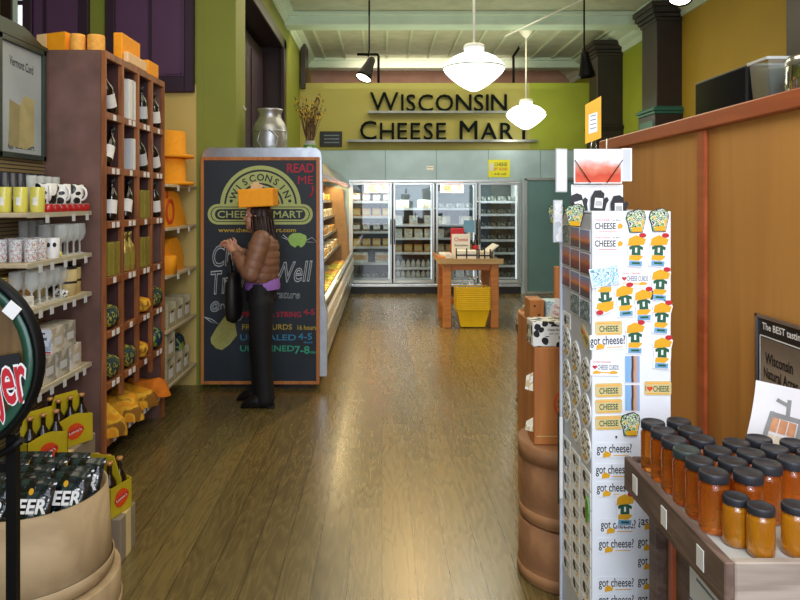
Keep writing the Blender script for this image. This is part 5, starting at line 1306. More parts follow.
# ------------------------------------------------------------------ the woman reading the chalkboard
def rad3(r): return Vector(r) if isinstance(r, (tuple, list)) else Vector((r, r, r))
def lumps(chains, seg=14, dens=.35):
    """swept rounded lumps along each chain of (point, radius); fused into one surface afterwards"""
    mb = MB()
    for ch in chains:
        for (p, r), (q, s) in zip(ch, ch[1:]):
            p, q, r, s = Vector(p), Vector(q), rad3(r), rad3(s); d = (q - p).length
            n = max(1, int(math.ceil(d / (max(min(min(r), min(s)), .004) * dens))))
            for k in range(n + 1): f = k / n; mb.ball(p.lerp(q, f), tuple(r.lerp(s, f)), 'skin_tone', seg)
    return mb
def fuse(mb, voxel, smooth=3, fn=None):
    me = bpy.data.meshes.new('e'); mb.bm.to_mesh(me); mb.bm.free()
    t = bpy.data.objects.new('t', me); COL.objects.link(t); m = t.modifiers.new('r', 'REMESH'); m.mode = 'VOXEL'; m.voxel_size = voxel; m.use_smooth_shade = True
    if smooth: q = t.modifiers.new('s', 'SMOOTH'); q.iterations = smooth; q.factor = .5
    dg = bpy.context.evaluated_depsgraph_get(); dg.update(); m2 = bpy.data.meshes.new_from_object(t.evaluated_get(dg), depsgraph=dg); bpy.data.objects.remove(t)
    vs = [v.co.copy() for v in m2.vertices]; fs = [tuple(p.vertices) for p in m2.polygons]
    if fn: vs = [fn(v) for v in vs]
    return vs, fs
def add_geo(mb, geo, m):
    vs, fs = geo; bv = [mb.bm.verts.new(v) for v in vs]; out = []
    for f in fs:
        try: out.append(mb.bm.faces.new([bv[i] for i in f]))
        except ValueError: pass
    mb._fin(out, m, True); return mb
PXX, PYY = xat(260, 5.33), 5.33
w = thing('person', 'woman in brown puffer jacket and black trousers wearing an orange foam cheese hat', 'person', (PXX, PYY, 0))
# local axes: she faces -x, z up, her near side is -y
def arm(s):
    sh = (.035, s*.165, 1.30); el = (-.035 if s < 0 else -.05, s*.215, 1.045); wr = (-.17, s*.10, 1.19); pm = (-.225, s*.055, 1.235)
    return sh, el, wr, pm
body = [[((.01, 0, .84), (.10, .145, .10)), ((.015, 0, .95), (.095, .13, .1)), ((.01, 0, 1.08), (.085, .115, .09)), ((.015, 0, 1.2), (.10, .125, .09)), ((.025, 0, 1.29), (.07, .13, .05)), ((.01, 0, 1.33), .055), ((-.01, 0, 1.42), .048)]]
legs = {}
for s, fx in ((-1, .035), (1, -.035)):
    hip = (.012 + fx*.3, s*.085, .80); kn = (.0 + fx, s*.085, .45); an = (.022 + fx, s*.085, .085); toe = (-.10 + fx, s*.10, .035); hl = (.05 + fx, s*.085, .04)
    legs[s] = (hip, kn, an, toe, hl)
    body.append([(hip, .088), (kn, .055), (an, .036), (toe, .028)])
    sh, el, wr, pm = arm(s)
    body.append([(sh, .056), (el, .042), (wr, .026), (pm, (.030, .022, .036))])
    d = (Vector(pm) - Vector(wr)).normalized(); up = Vector((0, 0, 1)) ; sidev = d.cross(up).normalized(); nrm = sidev.cross(d)
    for k, (off, ln) in enumerate(((-.024, .060), (-.008, .068), (.008, .064), (.024, .052))):
        b0 = Vector(pm) + nrm * off + d * .012; c1 = b0 + d * ln * .55; c2 = c1 + (d * .4 - sidev * s * -.75).normalized() * ln * .5; c3 = c2 + (-d * .5 - sidev * s * -.8).normalized() * ln * .4
        body.append([(tuple(b0), .0095), (tuple(c1), .009), (tuple(c2), .0085), (tuple(c3), .0075)])
    t0 = Vector(pm) + nrm * .024 - d * .015; t1 = t0 + (nrm * .7 + d * .5).normalized() * .03; t2 = t1 + (d * .9 + nrm * .2).normalized() * .028
    body.append([(tuple(t0), .012), (tuple(t1), .010), (tuple(t2), .0085)])
hd = MB(); HZ = 1.475; HXc = -.02
hd.ball((HXc, 0, HZ + .02), (.092, .074, .098), 'skin_tone', 20); hd.ball((HXc - .03, 0, HZ - .045), (.062, .056, .066), 'skin_tone', 16)
hd.ball((HXc - .066, 0, HZ - .088), (.024, .024, .018), 'skin_tone', 10)                     # chin
hd.lathe([(.004, .028), (.009, .01), (.016, -.014), (.010, -.022)], 'skin_tone', 8, Matrix.Translation((HXc - .094, 0, HZ - .012)) @ Matrix.Rotation(R(18), 4, 'Y'))   # nose
hd.ball((HXc - .083, 0, HZ - .052), (.014, .024, .007), 'skin_tone', 10); hd.ball((HXc - .081, 0, HZ - .066), (.014, .022, .008), 'skin_tone', 10)
hd.ball((HXc - .078, 0, HZ + .026), (.016, .050, .010), 'skin_tone', 10)
for s in (-1, 1): hd.ball((HXc + .008, s*.076, HZ - .008), (.020, .009, .032), 'skin_tone', 10); hd.ball((HXc - .055, s*.036, HZ - .03), (.03, .026, .026), 'skin_tone', 10)
lm = lumps(body)
for f_ in (hd,):
    e_ = bpy.data.meshes.new('e'); f_.bm.to_mesh(e_); f_.bm.free(); lm.bm.from_mesh(e_)
b = fuse(lm, .0055, 2)
mb = MB(); add_geo(mb, b, 'skin_tone'); bo = mb.build('body', w)
mb = MB()
for s in (-1, 1):
    mb.ball((HXc - .076, s*.031, HZ + .006), (.010, .014, .009), 'white_gloss', 10); mb.ball((HXc - .083, s*.031, HZ + .006), (.005, .007, .007), 'hair_brown', 8)
    mb.build('eye', bo); mb = MB(); mb.box(-.004, .004, -.018, .018, -.003, .003, 'hair_brown', .002, T=Matrix.Translation((HXc - .090, s*.032, HZ + .028))); mb.build('eyebrow', bo); mb = MB()
mb.tube([(HXc - .090, -.02, HZ - .059), (HXc - .0965, 0, HZ - .0585), (HXc - .090, .02, HZ - .059)], .003, 'foam_red', 6); mb.build('mouth', bo)
# jacket: quilted shell over torso and sleeves
jk = [[((.02, 0, .985), (.118, .155, .05)), ((.022, 0, 1.06), (.128, .165, .07)), ((.025, 0, 1.16), (.130, .17, .07)), ((.03, 0, 1.25), (.12, .165, .06)), ((.03, 0, 1.31), (.09, .12, .045)), ((.018, 0, 1.345), (.075, .08, .03))]]
for s in (-1, 1):
    sh, el, wr, pm = arm(s); mid = Vector(sh).lerp(Vector(el), .5); m2 = Vector(el).lerp(Vector(wr), .5)
    jk.append([((.03, s*.10, 1.305), .062), (sh, .074), (tuple(mid), .072), (el, .066), (tuple(m2), .058), (tuple(Vector(wr).lerp(Vector(el), .10)), .043)])
def quilt(v):
    if abs(v.y) < .16: c = Vector((.02, 0, v.z)); ph = v.z + .10*v.x
    else:
        sd = 1 if v.y > 0 else -1; sh, el, wr, pm = arm(sd); A, B_ = (Vector(sh), Vector(el)) if v.x > -.05 else (Vector(el), Vector(wr))
        t = max(0, min(1, (v - A).dot(B_ - A) / (B_ - A).length_squared)); c = A.lerp(B_, t); ph = t * (B_ - A).length
    d = v - c; a = abs(sin(ph * pi / .058)) ** .5
    return c + d * (.955 + .06 * a + .012 * sin(v.y * 90 + v.z * 40))
mb = MB(); add_geo(mb, fuse(lumps(jk, 18), .008, 4, quilt), 'jacket_brown'); mb.build('puffer_jacket', w)
mb = MB(); mb.lathe([(.098, 1.345), (.088, 1.38), (.075, 1.40), (.066, 1.40), (.07, 1.37)], 'jacket_brown', 24, Matrix.Translation((.012, 0, 0)), caps=False, sy=.85); mb.build('jacket_collar', w)
mb = MB(); mb.lathe([(.136, .905), (.139, .94), (.128, .99)], 'shirt_violet', 28, Matrix.Translation((.02, 0, 0)), caps=False, sy=1.0); mb.build('shirt_hem', w)
tr = [[((.015, 0, .95), (.11, .145, .03)), ((.015, 0, .84), (.122, .16, .08))]]
for s in (-1, 1):
    hip, kn, an, toe, hl = legs[s]; c = (an[0] + .0, an[1], .075); m1 = Vector(kn).lerp(Vector(an), .5)
    tr.append([(hip, .098), (tuple(Vector(hip).lerp(Vector(kn), .5)), .088), (kn, .073), (tuple(m1), .066), ((an[0], an[1], .12), .070), (c, .074)])
mb = MB(); add_geo(mb, fuse(lumps(tr, 16), .009, 4), 'trouser_black'); mb.build('trousers', w)
for s in (-1, 1):
    hip, kn, an, toe, hl = legs[s]; mb = MB()
    def fn(u_, v_, an=an, s=s):
        x = an[0] + .075 - .27 * u_; a = 2*pi*v_; k = sin(pi * min(1, max(.0, u_))) ** .35 if 0 < u_ < 1 else 0
        wv = .044 * k * (1 + .12 * sin(pi*u_*1.2)); hh = (.085 * (1 - u_) ** .55 + .05) * k
        return Vector((x, an[1] - s * -.012 * u_ + wv * cos(a), max(.002, hh * .5 + hh * .5 * sin(a))))
    mb.grid(lambda u_, v_: fn(u_, v_), 18, 16, 'shoe_black'); mb.box(an[0] + .02, an[0] + .072, an[1] - .032, an[1] + .032, .0, .02, 'shoe_black', .004); mb.build('shoe', w)
# long dark hair over the near shoulder and down the back
rnd = random.Random(9); mb = MB()
def hair(u_, v_):
    a = 2*pi*u_                                   # angle round the head, 0 = back
    z = HZ + .122 - v_ * .41
    f = min(1, v_ / .32); open_ = max(0, cos(a - pi)) ** 2
    rx = .098 * sin(pi/2 * min(1, (v_ + .02) / .28)) ** .6; ry = .083 * sin(pi/2 * min(1, (v_ + .02) / .28)) ** .6
    if v_ > .3: rx *= 1 + .30 * (v_ - .3); ry *= 1 + .45 * (v_ - .3)
    wob = 1 + .045 * sin(9*a + 7*v_) + .03 * sin(17*a - 5*v_)
    x = HXc + .012 + rx * cos(a) * wob + (.05 * max(0, v_ - .35)); y = ry * sin(a) * wob
    front = HXc - .062 + .03 * f + .05 * max(0, v_ - .4)
    if x < front and v_ > .12: x = front + .012 * sin(5*y*30)
    return Vector((x, y, z))
mb.grid(hair, 48, 26, 'hair_brown', closed_u=True)
mb.build('long_hair', w)
for k in range(34):
    pass
mb = MB()
for k in range(46):
    a = rnd.uniform(-2.0, 2.0); r0 = 1.02
    pts = []
    for v_ in (.3, .5, .7, .88, 1.0 + rnd.uniform(-.04, .10)):
        p = hair((a % (2*pi)) / (2*pi), min(1, v_)); c = Vector((HXc + .02, 0, p.z)); q = c + (p - c) * 1.03
        if v_ > 1: q.z = HZ + .122 - v_ * .41
        pts.append(q + Vector((rnd.uniform(-.004, .004), rnd.uniform(-.006, .006), 0)))
    mb.tube(pts, [.007, .008, .008, .006, .002], 'hair_brown', 5)
mb.build('hair_strands', w)
# cheese hat: a thick slab of foam with holes
mb = MB(); hw = .15; HB = HZ + .072
mb.box(-.135, .135, -.13, .13, 0, .14, 'foam', .008, seg=2, T=Matrix.Translation((-.008, 0, HB)) @ Matrix.Rotation(R(-3), 4, 'Y')); ht = mb.build('foam_cheese_hat', w)
# handbag hanging at her front
t = thing('handbag', 'large black handbag hanging in front of the woman from her arm', 'bag', (PXX - .205, PYY, .64))
mb = MB()
def bagf(u_, v_):
    a = 2*pi*u_; z = v_ * .40; k = (1 - abs(2*v_ - .9) ** 6 * .25) * (1 if 0 < v_ < 1 else .0)
    k = min(1, (sin(pi * v_) + .001) ** .22)
    return Vector((.058 * k * abs(cos(a)) ** .7 * (1 if cos(a) > 0 else -1) * (1.15 - .35*v_), .15 * k * abs(sin(a)) ** .7 * (1 if sin(a) > 0 else -1) * (1 - .12*v_), z))
mb.grid(bagf, 28, 14, 'handbag_black', closed_u=True); mb.build('bag_body', t)
for s in (-1, 1): MB().tube([(.03*s, -.08, .37), (.035*s, -.07, .46), (.03*s, 0, .505), (.035*s, .07, .46), (.03*s, .08, .37)], .007, 'handbag_black', 6).build('bag_handle', t)
# ------------------------------------------------------------------ souvenir rack
RY0, RY1 = 2.20, 2.56; RX0, RX1 = xat(592, RY0), xat(671, RY0); RZ = zat(212.5, RY0)
rk = thing('souvenir_rack', 'white souvenir rack covered in magnets and bumper stickers before the honey table', 'rack', ((RX0+RX1)/2, (RY0+RY1)/2, 0))
rw, rd = (RX1-RX0)/2, (RY1-RY0)/2
MB().box(-rw, rw, -rd, -rd + .012, .06, RZ, 'rack_white', .002).build('front_panel', rk)
MB().box(-rw, -rw + .012, -rd + .013, rd, .06, RZ - .006, 'rack_side', .002).build('side_panel', rk)
MB().box(rw - .012, rw, -rd + .013, rd, .06, RZ - .006, 'rack_side', .002).build('side_panel', rk)
MB().box(-rw + .012, rw - .012, rd - .012, rd, .06, RZ - .006, 'rack_side', .002).build('rear_panel', rk)
MB().box(-rw, rw, -rd, rd, RZ - .004, RZ + .004, 'rack_white', .002).build('top_panel', rk)
MB().lathe([(.2, 0), (.2, .015), (.05, .03), (.03, .06)], 'black_metal', 28).build('rack_base', rk)
MB().tube([(0, .06, RZ), (0, .06, RZ + .26)], .0035, 'chrome', 8).build('mast', rk)
MB().box(-rw - .012, -rw - .001, rd - .012, rd, .06, RZ - .05, 'rack_side', .003).build('edge_post', rk)
FY = RY0 - .0005
def rz_(py): return zat(py, RY0)
def item_front(name, label, cat, px, py, build, roll=0, lift=0, group=None):
    o = thing(name, label, cat, (xat(px, RY0), FY - .0005 - lift, zat(py, RY0)), 0, group); build(o, Matrix.Rotation(pi/2, 4, 'X') @ Matrix.Rotation(roll, 4, 'Z')); return o
U = RY0 / F
def plate(w, h, body, r=.2):
    """a thin printed plate of w x h photo pixels with rounded corners"""
    w, h = w*U/2, h*U/2; c = min(w, h) * r
    return [(-w + c, -h), (w - c, -h), (w, -h + c), (w, h - c), (w - c, h), (-w + c, h), (-w, h - c), (-w, -h + c)]
def heart(cx, cy, s): return [(cx + s*.0625*16*sin(t)**3, cy + s*.0625*(13*cos(t) - 5*cos(2*t) - 2*cos(3*t) - cos(4*t))) for t in [2*pi*k/20 for k in range(20)]]
def wedge2(cx, cy, w, h): return [(cx - w, cy - h), (cx + w*.8, cy - h*.7), (cx + w, cy + h*.3), (cx - w*.1, cy + h), (cx - w*.9, cy + h*.35)]
def st_cheese(o, T):           # white strip: small red line, CHEESE, wedge
    mb = MB(); mb.prism(plate(31, 16, 0, .1), 0, .0012, 'white_gloss', T); mb.build('sticker_base', o); mb = MB()
    mb.text('WISCONSIN', 2*U, 'red_ink', T @ Matrix.Translation((-6*U, 5.5*U, 0)), w=15*U, lift=.0014); mb.text('is for', 1.8*U, 'ink', T @ Matrix.Translation((8*U, 5.5*U, 0)), w=8*U, lift=.0014)
    mb.text('CHEESE', 6.5*U, 'ink', T @ Matrix.Translation((-3.5*U, -.5*U, 0)), w=21*U, lift=.0014, bold=.02); mb.prism(wedge2(11.5*U, -.5*U, 2.6*U, 3*U), .0013, .0018, 'gold_ink', T)
    mb.box(-10*U, 8*U, -6.6*U, -6*U, .0012, .0015, 'red_ink', T=T); mb.build('lettering', o)
def st_curds(o, T):
    mb = MB(); mb.prism(plate(29, 16, 0, .1), 0, .0012, 'white_gloss', T); mb.build('sticker_base', o); mb = MB()
    mb.text('WISCONSIN', 1.8*U, 'red_ink', T @ Matrix.Translation((-3*U, 5.6*U, 0)), w=18*U, lift=.0014); mb.prism(heart(-10*U, .5*U, 2.4*U), .0012, .0018, 'red_ink', T)
    mb.text('CHEESE CURDS', 5*U, 'rack_edge', T @ Matrix.Translation((3.2*U, .5*U, 0)), w=21*U, lift=.0014, bold=.02)
    mb.prism(wedge2(-8*U, -4.6*U, 4*U, 1.8*U), .0012, .0017, 'gold_ink', T); mb.prism(wedge2(9*U, -4.4*U, 4*U, 1.8*U), .0012, .0017, 'gold_ink', T); mb.box(-5*U, 6*U, -5.4*U, -4.2*U, .0012, .0016, 'gold_ink', T=T); mb.build('lettering', o)
def st_plate(o, T, word='CHEESE', hrt=False):
    mb = MB(); mb.prism(plate(27, 14, 0, .2), 0, .0014, 'tan_print', T); mb.build('plate_base', o); mb = MB()
    mb.box(-12*U, 12*U, 4.2*U, 5.6*U, .0014, .0017, 'foam_light', T=T); mb.text(word, 6*U, 'green_ink', T @ Matrix.Translation(((3.4 if hrt else 0)*U, -.6*U, 0)), w=(16 if hrt else 19)*U, lift=.0016, bold=.02)
    if hrt: mb.prism(heart(-8*U, -.4*U, 3*U), .0014, .002, 'foam_red', T); mb.box(-12.3*U, -11.7*U, -3*U, 2.5*U, .0014, .0017, 'ink', T=T)
    mb.box(-11*U, 11*U, -6*U, -5*U, .0014, .0017, 'gold_ink', T=T); mb.build('lettering', o)
def st_got(o, T, full='got cheese?', wpx=34, base=True):
    mb = MB(); mb.prism(plate(wpx + 2, 15, 0, .1), 0, .001, 'rack_white', T); mb.build('sticker_base', o); mb = MB()
    mb.text(full, 11.5*U, 'ink', T @ Matrix.Translation((0, .6*U, 0)), w=(wpx+1)*U, lift=.0012, bold=.012)
    mb.prism(wedge2(-wpx*.22*U, -4*U, 4.2*U, 3.2*U), .0016, .0022, 'gold_ink', T); mb.box(-1*U, wpx*.42*U, -5.6*U, -4.8*U, .001, .0014, 'gold_ink', T=T); mb.build('lettering', o)
def st_jersey(o, T):           # cheese wedge over a green jersey with a name strip
    mb = MB(); mb.prism([(-9*U, -16*U), (7*U, -17*U), (9*U, -6*U), (9*U, 4*U), (10.5*U, 12*U), (6*U, 18*U), (-5*U, 15*U), (-10*U, 9*U), (-8.5*U, 2*U), (-8*U, -6*U)], 0, .002, 'white_gloss', T); mb.build('magnet_base', o)
    mb = MB(); mb.prism([(-4.5*U, -5*U), (4.5*U, -5*U), (4.2*U, 1*U), (6.5*U, 0), (7*U, 3*U), (3*U, 5*U), (-3*U, 5*U), (-7*U, 3*U), (-6.5*U, 0), (-4.2*U, 1*U)], .0021, .003, 'green_ink', T)
    mb.text('1', 5*U, 'white_gloss', T @ Matrix.Translation((0, 0, 0)), w=2*U, lift=.0032, bold=.03); mb.build('jersey', o)
    MB().prism(wedge2(.5*U, 9.5*U, 9*U, 5.5*U), .0021, .0032, 'gold_ink', T).prism([(1.1*U*cos(a) - 4*U, 1.1*U*sin(a) + 8*U) for a in [2*pi*k/8 for k in range(8)]], .0033, .0036, 'foam', T).prism([(1.2*U*cos(a) + 2*U, 1.2*U*sin(a) + 8*U) for a in [2*pi*k/8 for k in range(8)]], .0033, .0036, 'foam', T).build('cheese_wedge', o)
    MB().prism([(-7*U, -10*U), (3*U, -10.5*U), (7.4*U, -6.2*U), (5*U, -5.2*U), (-6.4*U, -5.2*U)], .0021, .0028, 'gold_ink', T).build('lower_patch', o)
    MB().prism([(-7*U, -15.5*U), (6*U, -16*U), (6.5*U, -11*U), (-6.5*U, -10.5*U)], .0021, .003, 'blue_ink', T).prism([(-4*U, -14*U), (4*U, -14*U), (4*U, -12*U), (-4*U, -12*U)], .0031, .0033, 'green_ink', T).build('name_strip', o)
    MB().prism([(3.6*U*cos(a) + 6*U, 2.4*U*sin(a) + 15*U) for a in [2*pi*k/12 for k in range(12)]], .0033, .004, 'red_ink', T).build('red_badge', o)
def st_state(o, T):            # cow-patched green and gold magnet
    mb = MB(); P = [(-7, -11), (6, -12), (8, -4), (10, 3), (9, 9), (4, 12), (-2, 11), (-8, 9), (-10, 3), (-8, -3)]
    mb.prism([(x*U, y*U) for x, y in P], 0, .003, 'ink', T); mb.build('magnet_base', o); q = MB(); q.prism([(x*U*.93, y*U*.93) for x, y in P], 0, .001, 'state_print'); q = q.build('printed_face', o); q.matrix_local = T @ Matrix.Translation((0, 0, .0031))
    MB().prism([(x*U, y*U) for x, y in ((-5, -10.5), (5, -11), (6, -6), (-5, -6))], .0042, .005, 'gold_ink', T).build('gold_patch', o)
    if False: MB().prism([(x*U, y*U) for x, y in ((-8, 1.5), (7, 3.5), (7, 5.5), (-8, 4))], .0043, .005, 'grey_paper', T).build('name_strip', o)
def st_card(w, h, m):
    def f(o, T):
        mb = MB(); mb.prism(plate(w, h, 0, .02), 0, .0012, 'white_gloss', T); mb.build('card_back', o); k = MB(); k.prism(plate(w - 1.4, h - 1.4, 0, .02), 0, .0006, m); q = k.build('picture', o); q.matrix_local = T @ Matrix.Translation((0, 0, .0013))
    return f
J = 'cheese wedge and green jersey magnet '
for px, py, r, lab in ((635.5, 250, -.03, J + 'below the first state-shaped magnet, top row'), (658, 250, -.05, J + 'in the top row by the rack edge'), (659.5, 284, -.05, J + 'second down along the rack edge'), (661, 317, -.06, J + 'third down along the rack edge'),
                       (604.5, 297, pi + .05, J + 'hung upside down under the ice postcard'), (624.5, 300, .1, J + 'under the cheese curds strip'), (643, 304, .05, J + 'tilted just inside the rack edge column'), (634.5, 337, .0, J + 'beside the upper got cheese strip'),
                       (661.5, 352, -.03, J + 'lowest along the rack edge'), (624, 508, .0, J + 'covering the middle of a low got cheese strip')):
    item_front('souvenir_magnet', lab, 'magnet', px, py, st_jersey, r, .002 if py < 500 else .005)
for px, py, lab in ((635.5, 221, 'cow-patched green and gold magnet at the top of the rack face'), (658.5, 220, 'cow-patched green and gold magnet at the top corner by the wood panel'), (630, 424, 'cow-patched green magnet low on the rack beside the tan plates')):
    item_front('state_magnet', lab, 'magnet', px, py, st_state, .05, .001)
item_front('bumper_sticker', 'topmost white CHEESE bumper sticker on the rack face', 'sticker', 608.5, 225.5, st_cheese); item_front('bumper_sticker', 'second white CHEESE bumper sticker from the top of the rack', 'sticker', 608.5, 243, st_cheese)
item_front('bumper_sticker', 'white CHEESE CURDS sticker with red heart under the top magnets', 'sticker', 634, 279, st_curds); item_front('bumper_sticker', 'white CHEESE CURDS sticker with red heart above the tan plates', 'sticker', 604.5, 367.5, st_curds, -.02, .0012)
for py, lab in ((328, 'tan CHEESE plate above the upper got cheese strip'), (390, 'tan CHEESE plate, highest of three in a column'), (406, 'tan CHEESE plate, middle of three in a column'), (422.5, 'tan CHEESE plate, lowest of three in a column')):
    item_front('magnet_plate', lab, 'magnet', 608.5, py, st_plate, .03)
item_front('magnet_plate', 'tan plate with orange heart reading I love CHEESE by the rack edge', 'magnet', 657.5, 388, lambda o, T: st_plate(o, T, 'CHEESE', True))
G = lambda full='got cheese?', w=34: (lambda o, T: st_got(o, T, full, w))
for px, py, lab in ((607.5, 342, 'got cheese strip between the tan plate and the curds sticker'), (614, 450, 'got cheese strip just under the lone cow-patched magnet'), (613, 471, 'got cheese strip second below the cow-patched magnet'), (614, 489, 'got cheese strip third below the cow-patched magnet'),
                    (618, 526, 'got cheese strip half covered by a magnet'), (616, 545, 'got cheese strip under the magnet-covered one'), (616, 584, 'got cheese strip above the lowest visible one'), (616, 601, 'got cheese strip cut by the picture bottom')):
    item_front('got_cheese_strip', lab, 'sticker', px, py, G(), .04 if py < 400 else .01, .0)
item_front('got_cheese_strip', 'strip in Spanish reading asa beside the covered got cheese strip', 'sticker', 655.5, 522, G('\u00bfasadero?', 34), .02)
for py in (543, 562, 582, 600): item_front('got_cheese_strip', 'got cheese strip in the column hidden by the honey table', 'sticker', 655, py, G(), .0, 0, 'got cheese strips beside the honey table')
item_front('postcard', 'icy blue postcard tilted across the rack edge', 'postcard', 604, 276, st_card(29, 19, 'print_ice'), .18, .007)
item_front('postcard', 'upper blue postcard of a pier at dusk on the rack face', 'postcard', 632, 369, st_card(16, 28, 'print_pier'), 0, .001); item_front('postcard', 'lower blue postcard of a pier at dusk on the rack face', 'postcard', 632, 397.5, st_card(16, 27, 'print_pier'), 0, .001)
item_front('push_pin', 'black dot pin on the rack between plate and got cheese strip', 'pin', 616, 436.5, lambda o, T: MB().lathe([(.003, 0), (.003, .004), (.001, .005)], 'ink', 10, T, caps=True).build('pin_head', o))
# the side of the rack that faces the aisle: postcards above, cow magnets, then rows of white cards
def side_item(name, label, cat, y, z, build, roll=0, group=None, lift=0):
    o = thing(name, label, cat, (RX0 - .0008 - lift, y, z), 0, group); build(o, frame((0, 0, 0), (0, -1, 0), (0, 0, 1)) @ Matrix.Rotation(roll, 4, 'Z')); return o
def sy_(c): return RY1 - .062 - c * .118
def yz(px, Y): return zat(px, Y)
rows = [(232, 'forest'), (258, 'dusk'), (285, 'forest'), (310, 'dusk')]
for c in range(3):
    for k in range(4):
        if c == 0 and k == 3: continue
        m = [['print_forest', 'print_sunset', 'print_sunset'], ['print_dusk', 'print_dusk', 'print_dusk'], ['print_dusk', 'print_sunset', 'print_sunset'], ['x', 'print_forest', 'print_forest']][k][c]
        pic = {'print_forest': 'grey forest', 'print_sunset': 'orange sunset', 'print_dusk': 'red dusk'}[m]
        side_item('postcard', '%s postcard on the aisle side of the rack, %s row, %s from the wall' % (pic, ORD[k], ORD[c]), 'postcard', sy_(c), RZ - .085 - k * .078 - c * .004, st_card(34, 22, m), 0, None, .002)
def st_cow(w=31, h=36):
    def f(o, T):
        mb = MB(); P = [(w*.5*U*cos(a) * (1 + .15 * cos(2*a)), h*.5*U*sin(a)) for a in [2*pi*k/20 for k in range(20)]]
        mb.prism(P, 0, .0025, 'white_gloss', T); mb.build('magnet_base', o)
        q = MB(); q.prism([(x*.82, y*.84) for x, y in P], 0, .001, 'cow_fine'); q = q.build('cow_print', o); q.matrix_local = T @ Matrix.Translation((0, 0, .0026))
        MB().prism([(x*U, y*U) for x, y in ((-5, -13), (5, -13), (4, -9), (-4, -9))], .0037, .0042, 'gold_ink', T).build('gold_patch', o)
    return f
def st_white(o, T):
    mb = MB(); mb.prism(plate(33, 17.5, 0, .15), 0, .0018, 'white_gloss', T); mb.build('magnet_base', o); mb = MB()
    mb.prism([(x*U, y*U) for x, y in ((-9, -2), (-3, -6), (1, -2), (-3, 5), (-8, 4))], .0019, .0024, 'ink', T); mb.text('WISCONSIN', 3*U, 'rack_edge', T @ Matrix.Translation((4*U, 3.5*U, 0)), w=18*U, lift=.002); mb.text('COWS', 4*U, 'ink', T @ Matrix.Translation((5*U, -2*U, 0)), w=10*U, lift=.002)
    mb.prism([(x*U, y*U) for x, y in ((3, -7), (9, -7), (8, -5), (4, -5))], .0019, .0024, 'gold_ink', T); mb.build('lettering', o)
side_item('souvenir_magnet', 'white square cow magnet alone under the postcards on the rack side', 'magnet', sy_(0), RZ - .40, st_white)
side_item('magnet_plate', 'tan plate with a heart hung aslant on the aisle side of the rack', 'magnet', sy_(2) + .01, RZ - .415, lambda o, T: st_plate(o, T, 'CHEESE', True), -.45)
for c in range(3):
    for k in range(3):
        side_item('cow_magnet', 'white oval cow magnet on the rack side, %s row of ovals, %s from the wall' % (ORD[k], ORD[c]), 'magnet', sy_(c), RZ - .50 - k * .118 - c * .03 + .02, st_cow())
for c in range(3):
    for k in range(8):
        side_item('card_magnet', 'white cow card on the rack side, %s row under the ovals, %s from the wall' % (ORD[k], ORD[c]), 'magnet', sy_(c), RZ - .86 - k * .062 - c * .01, st_white)
side_item('leaf_magnet', 'green leafy magnet at the rack corner among white cards', 'magnet', sy_(2) - .03, RZ - .98, lambda o, T: MB().prism([(x*U, y*U) for x, y in ((-4, -13), (3, -10), (6, 0), (3, 11), (-3, 14), (-6, 2))], 0, .004, 'leaf_green', T).build('leaf', o), 0, None, .003)
for y, lab in ((2.26, 'cow-patched green magnet turned outward at the top corner of the rack side'), (2.50, 'cow-patched green magnet turned outward at the top of the rack side by the wall')):
    o = thing('state_magnet', lab, 'magnet', (RX0 - .038, y, RZ - .01)); st_state(o, frame((0, 0, 0), (.8, -.6, 0), (0, 0, 1)))
# poster header: large prints in wire holders above the rack
def flat(name, label, cat, x0, x1, z0, z1, y, m, face='white_gloss', yaw=0, th=.004):
    t = thing(name, label, cat, ((x0+x1)/2, y, z0), yaw); w = (x1-x0)/2
    MB().box(-w, w, 0, th, 0, z1 - z0, face).build('card_back', t)
    k = MB(); k.box(-w + .004, w - .004, -.0012, -.0002, -(z1-z0)/2 + .004, (z1-z0)/2 - .004, m); q = k.build('picture', t); q.location = (0, 0, (z1-z0)/2); return t
HY = 2.30
hx = lambda px: xat(px, HY); hz = lambda py: zat(py, HY)
flat('art_print', 'white print with a red and orange burst in the wire holder atop the rack', 'print', hx(574), hx(622), hz(183.5), hz(149), HY, 'print_painting')
for k in range(3):
    flat('art_print', 'pale print turned edge-on beside the red print, %s from it' % ORD[k], 'print', hx(623 + k*4.2), hx(633 + k*1.2), hz(181), hz(148), HY + .012 + k*.014, 'grey_paper', 'white_gloss', R(-8)); q = bpy.data.objects[-1] if False else None
flat('art_print', 'white card angled toward the aisle at the side of the header, upper', 'print', hx(557), hx(571), hz(192), hz(148), HY + .03, 'white_paper', 'grey_paper', R(24))
flat('art_print', 'white card angled toward the aisle at the side of the header, lower', 'print', hx(556), hx(568), hz(243), hz(200), HY + .05, 'goods_white', 'grey_paper', R(30))
flat('backing_or_reflection_card', 'white backing card behind the black mitten-shaped magnets', 'card', hx(573), hx(625), hz(213), hz(184.5), HY + .02, 'white_gloss')
def mitten(px, py, r, lab):
    o = thing('mitten_magnet', lab, 'magnet', (hx(px), HY + .006, hz(py))); T = Matrix.Rotation(pi/2, 4, 'X') @ Matrix.Rotation(r, 4, 'Z'); V = HY / F
    MB().prism([(x*V, y*V) for x, y in ((-7, -11), (7, -11), (8, -2), (10, 2), (8, 5), (5, 3), (5, 8), (1, 11), (-5, 10), (-8, 3))], 0, .004, 'black_plastic', T).build('magnet_base', o)
    mb = MB(); mb.prism([(x*V, y*V) for x, y in ((-4, -7), (4, -7), (4, 3), (-4, 3))], .0041, .0048, 'white_paper', T)
    for k in range(6): mb.box((-3 + k*1.1)*V, (-2.5 + k*1.1)*V, -5*V, 0, .0049, .0052, 'ink', T=T)
    mb.build('barcode_label', o)
